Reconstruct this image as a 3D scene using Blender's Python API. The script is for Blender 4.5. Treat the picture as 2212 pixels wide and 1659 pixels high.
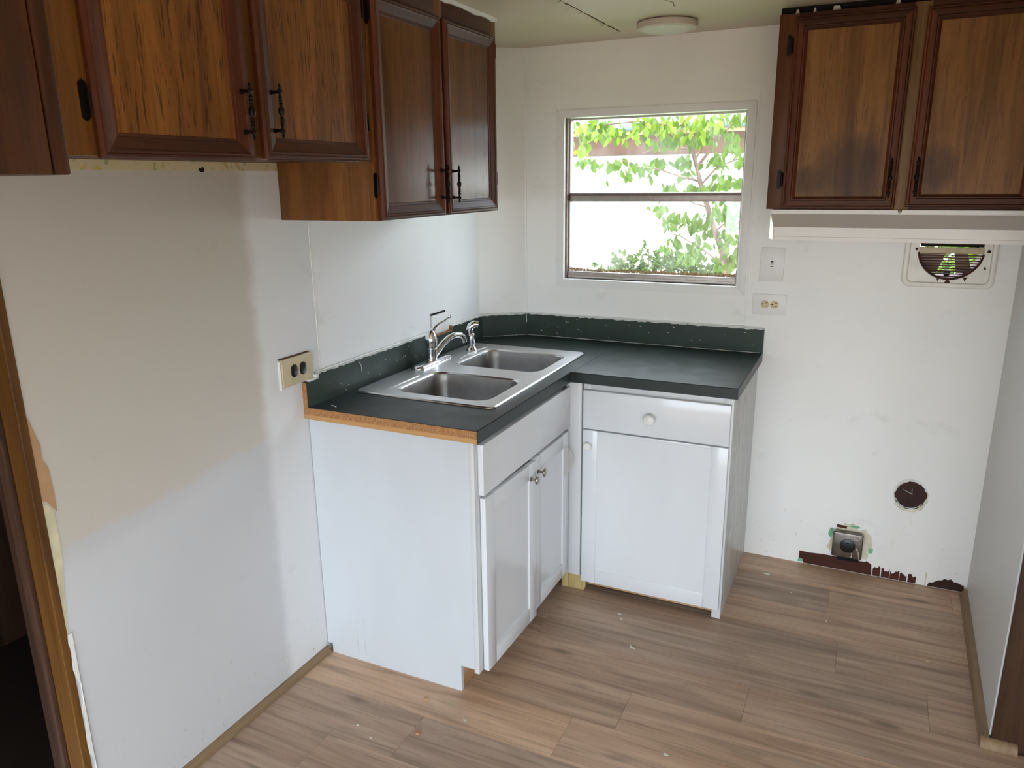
import bpy, bmesh, math, random
from mathutils import Matrix, Vector, Euler
random.seed(7)
S = bpy.context.scene
for o in list(bpy.data.objects): bpy.data.objects.remove(o)
COL = S.collection

# ------------------------------------------------------------------ camera, sky, sun, exposure
FPX = 1629.4
cam_d = bpy.data.cameras.new('camera'); cam = bpy.data.objects.new('camera', cam_d); COL.objects.link(cam)
cam_d.sensor_fit = 'HORIZONTAL'; cam_d.sensor_width = 36.0; cam_d.lens = FPX * 36.0 / 2212.0
cam_d.clip_start = 0.02; cam_d.clip_end = 200
_r = Vector((0.90482384, 0.42562214, -0.01181574)); _u = Vector((-0.1005813, 0.24062466, 0.96539276)); _f = Vector((-0.41373569, 0.87232194, -0.26053256))
cam.matrix_world = Matrix(((_r.x, _u.x, -_f.x, 1.6147), (_r.y, _u.y, -_f.y, -3.2007), (_r.z, _u.z, -_f.z, 1.6140), (0, 0, 0, 1)))
S.camera = cam

W = bpy.data.worlds.new('sky'); S.world = W; W.use_nodes = True
bgn = W.node_tree.nodes['Background']; bgn.inputs[0].default_value = (0.79, 0.895, 1.0, 1); bgn.inputs[1].default_value = 3.0

sun_d = bpy.data.lights.new('sun', 'SUN'); sun_d.energy = 2.2; sun_d.angle = 0.01; sun_d.color = (1.0, 0.94, 0.82)
sun = bpy.data.objects.new('sun', sun_d); COL.objects.link(sun)
sun.rotation_euler = Euler((math.radians(34), 0, math.radians(-20)))   # from behind the trailer, high

S.view_settings.view_transform = 'Standard'; S.view_settings.look = 'None'; S.view_settings.gamma = 1.0
S.view_settings.use_curve_mapping = False; S.view_settings.exposure = 2.08
S.cycles.max_bounces = 10; S.cycles.diffuse_bounces = 6; S.cycles.transparent_max_bounces = 16

# room dimensions
ZC = 2.163; XR = 2.093; YREAR = -5.6; XSIDE = 3.0
WIN2 = (-5.1, -3.05, 0.40, 1.38)     # side window behind the camera: y0,y1,z0,z1
WIN3 = (0.05, 2.95, 0.05, 1.52)       # rear window: x0,x1,z0,z1
def portal(name, loc, rot, sx, sy):
    l = bpy.data.lights.new(name, 'AREA'); l.shape = 'RECTANGLE'; l.size = sx; l.size_y = sy; l.energy = 1
    l.cycles.is_portal = True
    o = bpy.data.objects.new(name, l); COL.objects.link(o); o.location = loc; o.rotation_euler = rot; return o
portal('daylight_side', (XSIDE+.06, (WIN2[0]+WIN2[1])/2, (WIN2[2]+WIN2[3])/2), (0, math.radians(90), 0), WIN2[3]-WIN2[2], WIN2[1]-WIN2[0])
portal('daylight_rear', ((WIN3[0]+WIN3[1])/2, YREAR-.06, (WIN3[2]+WIN3[3])/2), (math.radians(90), 0, 0), WIN3[1]-WIN3[0], WIN3[3]-WIN3[2])
portal('daylight_kitchen', (0.745, 0.09, 1.525), (math.radians(-90), 0, 0), 0.76, 0.69)

# ------------------------------------------------------------------ materials
def lin(h):
    h = h.lstrip('#'); out = []
    for i in (0, 2, 4):
        v = int(h[i:i+2], 16) / 255.0
        out.append(v/12.92 if v <= 0.04045 else ((v+0.055)/1.055)**2.4)
    return tuple(out) + (1,)
class N:
    """tiny node helper"""
    def __init__(s, name):
        s.m = bpy.data.materials.new(name); s.m.use_nodes = True; s.t = s.m.node_tree
        s.b = s.t.nodes['Principled BSDF']; s.out = s.t.nodes['Material Output']
    def n(s, t, **k):
        x = s.t.nodes.new(t)
        for a, v in k.items(): setattr(x, a, v)
        return x
    def l(s, a, b): s.t.links.new(a, b)
    def coord(s, kind='Object'):
        return s.n('ShaderNodeTexCoord').outputs[kind]
    def pos(s): return s.n('ShaderNodeNewGeometry').outputs['Position']
    def mapped(s, src, scale=(1, 1, 1), rnd=False):
        mp = s.n('ShaderNodeMapping'); mp.inputs['Scale'].default_value = scale
        s.l(src, mp.inputs['Vector'])
        if rnd:
            oi = s.n('ShaderNodeObjectInfo'); mu = s.n('ShaderNodeVectorMath', operation='SCALE')
            mu.inputs[0].default_value = (31, 17, 47); s.l(oi.outputs['Random'], mu.inputs['Scale']); s.l(mu.outputs[0], mp.inputs['Location'])
        return mp.outputs[0]
    def noise(s, vec, scale, detail=4, rough=.55, dist=0.0):
        x = s.n('ShaderNodeTexNoise'); x.inputs['Scale'].default_value = scale; x.inputs['Detail'].default_value = detail
        x.inputs['Roughness'].default_value = rough; x.inputs['Distortion'].default_value = dist
        s.l(vec, x.inputs['Vector']); return x.outputs['Fac']
    def ramp(s, fac, stops):
        r = s.n('ShaderNodeValToRGB'); e = r.color_ramp.elements
        while len(e) < len(stops): e.new(0.5)
        for i, (p, c) in enumerate(stops):
            e[i].position = p; e[i].color = c if len(c) == 4 else tuple(c) + (1,)
        s.l(fac, r.inputs[0]); return r.outputs[0]
    def math(s, op, a, b=None, c=None, clamp=False):
        x = s.n('ShaderNodeMath', operation=op); x.use_clamp = clamp
        for i, v in enumerate((a, b, c)):
            if v is None: continue
            if isinstance(v, (int, float)): x.inputs[i].default_value = v
            else: s.l(v, x.inputs[i])
        return x.outputs[0]
    def smooth(s, v, a, b):     # 0 below a, 1 above b
        x = s.n('ShaderNodeMapRange'); x.interpolation_type = 'SMOOTHSTEP'; x.inputs['From Min'].default_value = a; x.inputs['From Max'].default_value = b
        s.l(v, x.inputs['Value']); return x.outputs['Result']
    def mix(s, fac, a, b, mode='MIX'):
        x = s.n('ShaderNodeMix', data_type='RGBA', blend_type=mode)
        if isinstance(fac, (int, float)): x.inputs[0].default_value = fac
        else: s.l(fac, x.inputs[0])
        for i, v in ((6, a), (7, b)):
            if isinstance(v, tuple): x.inputs[i].default_value = v
            else: s.l(v, x.inputs[i])
        return x.outputs[2]
    def sep(s, v):
        x = s.n('ShaderNodeSeparateXYZ'); s.l(v, x.inputs[0]); return x.outputs
    def bump(s, h, strength=.3, dist=.002):
        b = s.n('ShaderNodeBump'); b.inputs['Strength'].default_value = strength; b.inputs['Distance'].default_value = dist
        s.l(h, b.inputs['Height']); s.l(b.outputs[0], s.b.inputs['Normal'])
    def set(s, col=None, rough=None, metal=None, spec=None):
        if col is not None:
            if isinstance(col, tuple): s.b.inputs['Base Color'].default_value = col
            else: s.l(col, s.b.inputs['Base Color'])
        if rough is not None:
            if isinstance(rough, (int, float)): s.b.inputs['Roughness'].default_value = rough
            else: s.l(rough, s.b.inputs['Roughness'])
        if metal is not None: s.b.inputs['Metallic'].default_value = metal
        if spec is not None: s.b.inputs['Specular IOR Level'].default_value = spec
        return s.m
M = {}
def plain(name, hexc, rough=.5, metal=0.0, var=.06, scale=25, bump=0.0):
    k = N(name); c = lin(hexc); v = k.mapped(k.coord(), rnd=True); f = k.noise(v, scale, 3)
    d = tuple(x*(1-var*2) for x in c[:3]) + (1,); l2 = tuple(min(1, x*(1+var)) for x in c[:3]) + (1,)
    k.set(k.ramp(f, [(.3, d), (.7, l2)]), rough, metal)
    if bump: k.bump(f, bump, .002)
    M[name] = k.m; return k.m
def wood(name, dark, mid, light, axis='z', rough=.42, fleck=.5, scale=1.0, figure=1.0):
    k = N(name); a = {'x': 0, 'y': 1, 'z': 2}[axis]
    def sc(c, al): r = [c*scale]*3; r[a] = al*scale; return tuple(r)
    co = k.coord()
    bands = k.noise(k.mapped(co, sc(9, .55), True), 1.6, 4, .55, 1.1*figure)
    fine = k.noise(k.mapped(co, sc(80, 4.5), True), 1.4, 4, .65, .5)
    pores = k.noise(k.mapped(co, sc(250, 15), True), 1.0, 2, .5)
    col = k.ramp(bands, [(.28, lin(dark)), (.5, lin(mid)), (.72, lin(light))])
    col = k.mix(k.math('MULTIPLY', k.smooth(fine, .45, .75), .45), col, lin(dark))
    col = k.mix(k.math('MULTIPLY', k.smooth(pores, .56, .68), fleck), col, tuple(x*.35 for x in lin(dark)[:3])+(1,))
    k.set(col, rough, spec=.32); k.bump(pores, .12, .001); M[name] = k.m; return k.m
wood('oak_panel', '#55300f', '#80501f', '#a0682c', 'z', .45, .75)
wood('oak_corner_dim', '#4a290c', '#643914', '#78491c', 'z', .21, .4, figure=.5)  # darker copy of the oak; dimmer light on the corner cabinet in its tone
wood('stain_v', '#3a1a0c', '#5a2c14', '#74391a', 'z', .5, .25)
wood('stain_h', '#331a0e', '#4a2716', '#5d331d', 'x', .5, .25)
wood('face_wood', '#5a3714', '#7a4e22', '#8d5d2b', 'z', .42, .3)
wood('face_red', '#452411', '#5f3519', '#6f4120', 'z', .45, .3); wood('face_tan', '#5f452a', '#7d5f3e', '#917150', 'z', .5, .45)
wood('dark_veneer', '#3a1e0c', '#502c13', '#623818', 'z', .45, .3)
wood('jamb_wood', '#4f3214', '#65421b', '#75501f', 'z', .5, .25)
wood('closet_wood', '#2e1d10', '#453020', '#543b27', 'z', .5, .35)
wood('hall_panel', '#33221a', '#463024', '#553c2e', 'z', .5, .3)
wood('pine_block', '#a5905c', '#c2ad78', '#d4c292', 'z', .6, .15)
wood('batten', '#a87c48', '#bd905a', '#c99f6c', 'x', .6, .1)
wood('quarter_round', '#776149', '#8d7558', '#9c8467', 'y', .55, .2)
wood('kick_board', '#a77e58', '#c09a72', '#cfac85', 'x', .7, .2)
wood('bare_board', '#37190f', '#4f281a', '#603625', 'x', .7, .4)
wood('fascia_brown', '#38251a', '#482f21', '#573a29', 'x', .7, .2)
wood('bark', '#463830', '#655246', '#7d695c', 'z', .9, .4)
# smoke-stained right cabinet panels: greasy dark marks round the pulls
def greasy():
    k = N('oak_greasy'); co = k.coord()
    bands = k.noise(k.mapped(co, (13, 13, .8), True), 1.6, 5, .6, .9)
    pores = k.noise(k.mapped(co, (260, 260, 14), True), 1.0, 2, .5)
    col = k.ramp(bands, [(.28, lin('#5f3c1b')), (.5, lin('#80562a')), (.72, lin('#956a37'))])
    p = k.pos(); x, y, z = k.sep(p); g = k.noise(k.mapped(p, (9, 9, 5)), 1.3, 5, .62, .4)
    gm = None
    for cx, cz, rx, rz_ in ((1.515, 1.625, .13, .15), (1.775, 1.635, .075, .085), (1.40, 1.60, .10, .06)):
        q = k.math('ADD', k.math('POWER', k.math('ABSOLUTE', k.math('DIVIDE', k.math('SUBTRACT', x, cx), rx)), 2.0), k.math('POWER', k.math('ABSOLUTE', k.math('DIVIDE', k.math('SUBTRACT', z, cz), rz_)), 2.0))
        q = k.math('ADD', q, k.math('MULTIPLY', k.math('SUBTRACT', g, .5), 2.2))
        m_ = k.math('SUBTRACT', 1.0, k.smooth(q, .0, 1.15)); gm = m_ if gm is None else k.math('MAXIMUM', gm, m_)
    col = k.mix(k.math('MULTIPLY', gm, .68), col, lin('#38200f'))
    col = k.mix(k.math('MULTIPLY', k.smooth(pores, .56, .68), .35), col, lin('#2f1c0e'))
    k.set(col, .42, spec=.3); k.bump(pores, .15, .001); M['oak_greasy'] = k.m
greasy()
def wall_paint(name, left=False, base='#f0f2f3', old='#e0ce9c'):
    k = N(name); p = k.pos(); x, y, z = k.sep(p)
    big = k.noise(k.mapped(p, (1, 1, .7)), 2.2, 5, .6)
    fine = k.noise(p, 60, 4, .6)
    c0 = lin(base); col = k.ramp(big, [(.3, tuple(v*.96 for v in c0[:3])+(1,)), (.65, c0)])
    if left:
        wob = k.math('MULTIPLY', k.math('SUBTRACT', k.noise(p, 9, 3), .5), .05)
        yy = k.math('ADD', y, wob)
        near = k.math('SUBTRACT', 1.0, k.smooth(yy, -1.575, -1.52))          # older paint left of the fresh strip
        line = k.math('ADD', z, k.math('MULTIPLY', y, -.075))                # sloping edge of the old coat
        up = k.smooth(k.math('ADD', line, wob), .955, .985)
        m = k.math('MULTIPLY', near, up)
        col = k.mix(k.math('MULTIPLY', m, .60), col, lin(old))
        strip = k.math('SUBTRACT', 1.0, k.smooth(y, -1.285, -1.275)); col = k.mix(k.math('MULTIPLY', strip, .24), col, lin('#adafb3'))
        edge = k.math('MULTIPLY', near, k.math('MULTIPLY', k.smooth(line, .90, .965), k.math('SUBTRACT', 1.0, up)))
        col = k.mix(k.math('MULTIPLY', edge, .16), col, lin('#a9a59a'))
        col = k.mix(k.math('MULTIPLY', near, .44), col, lin('#a9aaad'))  # grey on the older paint also carries the dimmer light at the left
    # grime near the floor and scattered scuffs
    low = k.math('SUBTRACT', 1.0, k.smooth(z, .0, .38))
    sp = k.noise(k.mapped(p, (1, 1, .6)), 55, 5, .7)
    col = k.mix(k.math('MULTIPLY', k.math('MULTIPLY', k.smooth(sp, .60, .70), low), .55), col, lin('#8d8874'))
    sc = k.noise(k.mapped(p, (1, 1, 1.6)), 5, 6, .72, .6)
    col = k.mix(k.math('MULTIPLY', k.smooth(sc, .58, .80), .20), col, lin('#8f8874'))
    k.set(col, .48, spec=.35); k.bump(k.noise(k.mapped(p, (1, 1, .35)), 90, 3), .12, .002); M[name] = k.m
wall_paint('paint_left', True)
wall_paint('paint_back', base='#f8f8f5')
wall_paint('paint_right', base='#d6d6d4')
wall_paint('paint_trim', base='#f2f3f1')
wall_paint('paint_ceiling', base='#cbbea6')
def white_lam(name, base, rough=.22, dirt=.12):
    k = N(name); v = k.mapped(k.coord(), rnd=True); c = lin(base)
    sp = k.noise(v, 34, 5, .7); big = k.noise(k.mapped(k.coord(), (3, 3, 1.2), True), 2, 4)
    col = k.ramp(big, [(.3, tuple(q*.95 for q in c[:3])+(1,)), (.7, c)])
    col = k.mix(k.math('MULTIPLY', k.smooth(sp, .66, .74), dirt), col, lin('#9a927e'))
    k.set(col, rough); k.bump(big, .05, .002); M[name] = k.m
white_lam('white_side', '#d0d6dc', .35, .03)
white_lam('white_door', '#e2e6ea', .16, .10)
white_lam('white_frame', '#d6d8da', .32, .25)
white_lam('hood_white', '#e9e6e1', .3, .12)
white_lam('hood_shaded', '#d9d3cf', .32, .12)  # greyer copy of the hood white; dimness of the slope in its colour
white_lam('plate_white', '#f2f2f0', .35, .05)
def bubbled():
    k = N('white_bubbled'); v = k.mapped(k.coord(), (1, 1, .4))
    f = k.noise(v, 22, 4, .6, 1.2); k.set(k.ramp(f, [(.35, lin('#b5b4b0')), (.6, lin('#cfcfcd'))]), .3); k.bump(f, .6, .006); M['white_bubbled'] = k.m
bubbled()
def laminate():
    k = N('green_laminate'); p = k.pos()
    f = k.noise(p, 14, 5, .6); col = k.ramp(f, [(.3, lin('#222b29')), (.7, lin('#2b3634'))])
    g = k.noise(p, 320, 2, .5); col = k.mix(k.math('MULTIPLY', k.smooth(g, .62, .75), .25), col, lin('#55635c'))
    k.set(col, k.ramp(f, [(.3, (.30,)*3), (.7, (.42,)*3)]), spec=.34); M['green_laminate'] = k.m
    k = N('green_splash'); p = k.pos()
    f = k.noise(p, 10, 5, .6); col = k.ramp(f, [(.3, lin('#29342e')), (.7, lin('#36443b'))])
    s = k.noise(k.mapped(p, (.45, .45, 1.6)), 26, 5, .62, .8)
    z = k.sep(p)[2]; top = k.smooth(k.math('ADD', z, k.math('MULTIPLY', k.noise(p, 40, 4), .016)), 1.0185, 1.021)
    smear = k.smooth(s, .735, .765)
    col = k.mix(k.math('MAXIMUM', smear, top), col, lin('#d6d8d4'))
    k.set(col, .5, spec=.35); M['green_splash'] = k.m
laminate()
def particle():
    k = N('particleboard'); v = k.coord(); f = k.noise(v, 420, 3, .7); g = k.noise(v, 150, 3, .6)
    col = k.ramp(f, [(.35, lin('#7d5633')), (.5, lin('#a9794a')), (.66, lin('#c69a69'))])
    col = k.mix(k.math('MULTIPLY', k.smooth(g, .6, .7), .5), col, lin('#5f3b1e')); k.set(col, .8); k.bump(f, .4, .002); M['particleboard'] = k.m
particle()
def floor_mat():
    k = N('vinyl_plank'); co = k.coord(); oi = k.n('ShaderNodeObjectInfo')
    warp = k.noise(k.mapped(co, (2.2, 9, 1), True), 1.3, 3, .5, .6)
    g1 = k.noise(k.mapped(co, (.9, 15, 1), True), 1.3, 5, .58, .9)
    g2 = k.noise(k.mapped(co, (3, 95, 1), True), 1.2, 3, .6, .3)
    light, mid, dark = lin('#c2a488'), lin('#ad8d72'), lin('#7f6753')
    col = k.ramp(g1, [(.26, dark), (.44, mid), (.66, light)])
    col = k.mix(k.math('MULTIPLY', k.smooth(g2, .50, .68), .42), col, lin('#735b49'))
    col = k.mix(k.math('MULTIPLY', k.smooth(warp, .52, .7), .38), col, lin('#85735f'))
    vo = k.n('ShaderNodeTexVoronoi'); vo.feature = 'F1'; vo.inputs['Scale'].default_value = 1.0
    k.l(k.mapped(co, (2.3, 7.5, 1), True), vo.inputs['Vector'])
    knot = k.math('SUBTRACT', 1.0, k.smooth(k.math('ADD', vo.outputs['Distance'], k.math('MULTIPLY', k.math('SUBTRACT', g2, .5), .12)), .03, .16))
    col = k.mix(k.math('MULTIPLY', knot, .7), col, lin('#5d4a3e'))
    tone = k.n('ShaderNodeHueSaturation'); k.l(col, tone.inputs['Color'])
    k.l(k.math('ADD', k.math('MULTIPLY', oi.outputs['Random'], .44), .97), tone.inputs['Value'])
    k.l(k.math('ADD', k.math('MULTIPLY', oi.outputs['Random'], .16), .80), tone.inputs['Saturation'])
    k.set(tone.outputs[0], .42, spec=.4); k.bump(g2, .15, .001); M['vinyl_plank'] = k.m
floor_mat()
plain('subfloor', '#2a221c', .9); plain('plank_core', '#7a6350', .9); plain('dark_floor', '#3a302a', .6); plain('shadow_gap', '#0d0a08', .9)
plain('bronze', '#1d1713', .38, .7); plain('bronze_pale', '#33302c', .3, .85)  # second bronze is paler, for the spray nozzle
plain('caulk', '#e6e6e2', .5, 0, .04, 60, .3); plain('black_plastic', '#121315', .35); plain('brown_plastic', '#17110f', .3)
plain('ivory', '#cbbf9d', .4, 0, .03); plain('ivory_recept', '#d8c99c', .4, 0, .03)
plain('ceramic', '#e9e9e6', .12, 0, .02); plain('satin_nickel', '#a9a59e', .28, 1.0, .03)
plain('rust', '#4a2312', .75, .2, .3, 60); plain('rust_plate', '#3a1d13', .7, .1, .25, 30, .4)
plain('flap_tan', '#8a6a50', .6); plain('vent_enamel', '#ece9de', .35, 0, .05, 14); plain('vent_bar', '#c9b695', .45, 0, .12, 40)
plain('alum', '#b3aba6', .4, .35, .08, 40); plain('alum_dark', '#7d6a62', .5, .3, .1, 40)
plain('light_body', '#cbbfb3', .5, 0, .02); plain('light_diffuser', '#d6cfc8', .45, 0, .02)
plain('paint_old_cream', '#d3cba9', .6, 0, .1); plain('paint_old_yellow', '#e2dcc2', .6, 0, .1); plain('paint_old_green', '#7fbf95', .6, 0, .1); plain('paint_flake', '#e8e6dd', .6)
plain('tan_paper', '#b3906a', .8, 0, .06); plain('dirt_brown', '#5c3a22', .9, 0, .3, 80)
plain('roof_metal', '#6f7b86', .5, .2); plain('shed_white', '#ecebe6', .7); plain('ground_grass', '#5d7a35', .95, 0, .25, 6)
plain('gravel', '#6b5a40', .95, 0, .12, 6); plain('floor_grime', '#2c2725', .7)
def chrome():
    k = N('chrome'); k.set((.86, .87, .9, 1), .07, 1.0); M['chrome'] = k.m
    k = N('chrome_brushed'); k.set((.82, .82, .84, 1), .22, 1.0); M['chrome_brushed'] = k.m
    k = N('stainless'); co = k.coord(); f = k.noise(k.mapped(co, (6, 90, 90)), 3, 4, .6); g = k.noise(co, 30, 4, .65)
    k.set(k.ramp(g, [(.3, (.70, .70, .71)), (.7, (.76, .76, .77))]), .34, 1.0); M['stainless'] = k.m
    k = N('stainless_shaded'); co = k.coord(); g = k.noise(co, 24, 4, .6); k.set(k.ramp(g, [(.3, (.36, .36, .365)), (.7, (.45, .45, .455))]), .36, 1.0); M['stainless_shaded'] = k.m  # last steel is a darker copy, shade inside the bowls in its colour
    k = N('galvanized'); co = k.coord(); g = k.noise(co, 45, 4, .65); s = k.noise(k.mapped(co, (1, 1, 1)), 14, 2, .4, 3)
    band = k.math('SUBTRACT', 1.0, k.smooth(k.math('ABSOLUTE', k.math('SUBTRACT', s, .5)), .006, .014))
    col = k.ramp(g, [(.3, lin('#6f6a64')), (.7, lin('#8b867f'))]); k.set(col, .3, .9); M['galvanized'] = k.m
chrome()
def leaf_mat(name, a, b):
    k = N(name); oi = k.n('ShaderNodeObjectInfo'); f = k.noise(k.coord(), 30, 2)
    rnd = k.math('ADD', k.math('MULTIPLY', oi.outputs['Random'], .7), k.math('MULTIPLY', f, .4))
    col = k.ramp(rnd, [(.2, lin(a)), (.8, lin(b))])
    k.set(col, .5); tr = k.n('ShaderNodeBsdfTranslucent'); k.l(col, tr.inputs[0]); mx = k.n('ShaderNodeMixShader'); mx.inputs[0].default_value = .55
    k.l(k.b.outputs[0], mx.inputs[1]); k.l(tr.outputs[0], mx.inputs[2]); k.l(mx.outputs[0], k.out.inputs[0]); M[name] = k.m
leaf_mat('leaf', '#3a5409', '#6e8616'); leaf_mat('leaf_shaded', '#384e16', '#576c26')  # second leaf is a duller copy, shade on the low shrub in its colour
def wallpaper():
    k = N('old_wallpaper'); p = k.pos(); a = k.noise(p, 26, 2, .5, .5); b = k.noise(k.mapped(p, (1, 1, 1), False), 44, 2, .5)
    col = k.ramp(a, [(.30, lin('#c7ad5a')), (.42, lin('#cfc49e')), (.6, lin('#cdc09a')), (.7, lin('#b7a05f'))])
    col = k.mix(k.math('MULTIPLY', k.smooth(b, .62, .68), .7), col, lin('#7f9a58')); k.set(col, .7); M['old_wallpaper'] = k.m
wallpaper()
def glass(name, dirty):
    k = N(name); p = k.pos(); z = k.sep(p)[2]
    tr = k.n('ShaderNodeBsdfTransparent'); tr.inputs[0].default_value = (.96, .96, .96, 1)
    gl = k.n('ShaderNodeBsdfGlossy'); gl.inputs['Roughness'].default_value = .02
    mx = k.n('ShaderNodeMixShader'); mx.inputs[0].default_value = .045; k.l(tr.outputs[0], mx.inputs[1]); k.l(gl.outputs[0], mx.inputs[2])
    sh = mx.outputs[0]
    if dirty:      # dust film, thicker low down, and a crust of dirt along the bottom rail
        tl = k.n('ShaderNodeBsdfTranslucent'); tl.inputs[0].default_value = (.95, .95, .93, 1)
        f = k.noise(k.mapped(p, (1, 1, .6)), 7, 5, .6); film = k.math('ADD', .004, k.math('MULTIPLY', k.smooth(f, .40, .8), .035))
        m2 = k.n('ShaderNodeMixShader'); k.l(film, m2.inputs[0]); k.l(sh, m2.inputs[1]); k.l(tl.outputs[0], m2.inputs[2])
        df = k.n('ShaderNodeBsdfDiffuse'); n2 = k.noise(p, 200, 3, .7)
        k.l(k.ramp(n2, [(.4, lin('#6b4a2c')), (.6, lin('#c9b58c'))]), df.inputs[0])
        hgt = k.math('ADD', z, k.math('MULTIPLY', k.math('SUBTRACT', k.noise(k.mapped(p, (1, 1, .2)), 14, 4), .5), .03))
        cr = k.math('MULTIPLY', k.math('SUBTRACT', 1.0, k.smooth(hgt, 1.222, 1.232)), k.smooth(k.noise(p, 130, 3, .6), .38, .5))
        m3 = k.n('ShaderNodeMixShader'); k.l(cr, m3.inputs[0]); k.l(m2.outputs[0], m3.inputs[1]); k.l(df.outputs[0], m3.inputs[2]); sh = m3.outputs[0]
    k.l(sh, k.out.inputs[0]); M[name] = k.m
glass('window_glass_dirty', True); glass('window_glass', False)
def film():
    k = N('peel_film'); tr = k.n('ShaderNodeBsdfTransparent'); mx = k.n('ShaderNodeMixShader'); mx.inputs[0].default_value = .55
    k.set(lin('#d8d6cf'), .15); k.l(tr.outputs[0], mx.inputs[1]); k.l(k.b.outputs[0], mx.inputs[2]); k.l(mx.outputs[0], k.out.inputs[0]); M['peel_film'] = k.m
film()

# ------------------------------------------------------------------ mesh helpers
class MB:
    def __init__(s): s.v = []; s.f = []
    def add(s, vs, fs):
        o = len(s.v); s.v += [tuple(v) for v in vs]; s.f += [tuple(i+o for i in f) for f in fs]; return s
    def box(s, x0, x1, y0, y1, z0, z1):
        x0, x1 = sorted((x0, x1)); y0, y1 = sorted((y0, y1)); z0, z1 = sorted((z0, z1))
        return s.add([(x0,y0,z0),(x1,y0,z0),(x1,y1,z0),(x0,y1,z0),(x0,y0,z1),(x1,y0,z1),(x1,y1,z1),(x0,y1,z1)],
                     [(0,3,2,1),(4,5,6,7),(0,1,5,4),(1,2,6,5),(2,3,7,6),(3,0,4,7)])
    def prism(s, poly, a, b, axis='z'):
        n = len(poly)
        def P(p, h):
            return {'z': (p[0], p[1], h), 'x': (h, p[0], p[1]), 'y': (p[0], h, p[1])}[axis]
        vs = [P(p, a) for p in poly] + [P(p, b) for p in poly]
        return s.add(vs, [tuple(range(n))[::-1], tuple(range(n, 2*n))] + [(i, (i+1) % n, n+(i+1) % n, n+i) for i in range(n)])
    def loft(s, rings, cap0=True, cap1=True, closed=True):
        n = len(rings[0]); vs = [p for r in rings for p in r]; fs = []
        for k in range(len(rings)-1):
            for i in range(n if closed else n-1):
                j = (i+1) % n; fs.append((k*n+i, k*n+j, (k+1)*n+j, (k+1)*n+i))
        if cap0: fs.append(tuple(range(n))[::-1])
        if cap1: fs.append(tuple((len(rings)-1)*n+i for i in range(n)))
        return s.add(vs, fs)
    def tube(s, pts, rad, n=10, flat=1.0):
        pts = [Vector(p) for p in pts]
        if isinstance(rad, (int, float)): rad = [rad]*len(pts)
        rings = []; up = None
        for i, p in enumerate(pts):
            d = (pts[min(i+1, len(pts)-1)] - pts[max(i-1, 0)]).normalized()
            if up is None:
                up = Vector((0, 0, 1)) if abs(d.z) < .9 else Vector((1, 0, 0))
            a = d.cross(up).normalized(); b = a.cross(d).normalized(); up = b
            rings.append([p + a*math.cos(2*math.pi*k/n)*rad[i] + b*math.sin(2*math.pi*k/n)*rad[i]*flat for k in range(n)])
        return s.loft(rings)
    def lathe(s, prof, mat=None, n=24):
        mat = mat or Matrix.Identity(4)
        rings = [[mat @ Vector((r*math.cos(2*math.pi*k/n), r*math.sin(2*math.pi*k/n), z)) for k in range(n)] for r, z in prof]
        return s.loft(rings)
    def build(s, name, mat, parent=None, smooth=35, bevel=0.0, seg=2, world=True, loc=None):
        me = bpy.data.meshes.new(name); vs = s.v
        o = bpy.data.objects.new(name, me)
        if parent is not None and world:
            inv = XF[parent.name].inverted(); vs = [tuple(inv @ Vector(v)) for v in vs]; XF[o.name] = XF[parent.name]
        elif parent is not None: XF[o.name] = XF[parent.name]
        else:
            if loc is not None: vs = [tuple(Vector(v) - Vector(loc)) for v in vs]; o.location = loc; XF[o.name] = Matrix.Translation(loc)
            else: XF[o.name] = Matrix.Identity(4)
        me.from_pydata(vs, [], s.f)
        bm = bmesh.new(); bm.from_mesh(me)
        bmesh.ops.recalc_face_normals(bm, faces=bm.faces)
        if bevel:
            es = [e for e in bm.edges if len(e.link_faces) == 2 and e.calc_face_angle(0) > .5]
            bmesh.ops.bevel(bm, geom=es, offset=bevel, segments=seg, affect='EDGES', profile=.5)
        bm.to_mesh(me); bm.free()
        if smooth:
            for p in me.polygons: p.use_smooth = True
            me.set_sharp_from_angle(angle=math.radians(smooth))
        me.materials.append(M[mat] if isinstance(mat, str) else mat)
        COL.objects.link(o)
        if parent is not None: o.parent = parent
        return o
XF = {}
def tag(o, label, cat, group=None):
    o['label'] = label; o['category'] = cat
    if group: o['group'] = group
    return o
def thing(name, label, cat, loc=(0, 0, 0), rz=0, group=None):
    o = bpy.data.objects.new(name, None); COL.objects.link(o); o.location = loc; o.rotation_euler = (0, 0, rz); o.empty_display_size = .1
    XF[o.name] = Matrix.Translation(loc) @ Matrix.Rotation(rz, 4, 'Z'); return tag(o, label, cat, group)
def struct(o, label=None):
    o['kind'] = 'structure'
    if label: o['label'] = label
    return o
def B(*a): return MB().box(*a)
def rr(x0, x1, y0, y1, r, n=6):
    out = []
    for cx, cy, a0 in ((x1-r, y1-r, 0), (x0+r, y1-r, 90), (x0+r, y0+r, 180), (x1-r, y0+r, 270)):
        for k in range(n+1):
            a = math.radians(a0 + 90*k/n); out.append((cx + r*math.cos(a), cy + r*math.sin(a)))
    return out
def ragged(cx, cz, rx, rz_, n=26, j=.15, seed=1):
    rg = random.Random(seed); out = []
    for k in range(n):
        a = 2*math.pi*k/n; q = 1 + rg.uniform(-j, j); out.append((cx + rx*q*math.cos(a), cz + rz_*q*math.sin(a)))
    return out

# ------------------------------------------------------------------ the room
CA = (0.0, -.1375); CB = (.175, 0.0)          # ends of the angled corner wall
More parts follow.
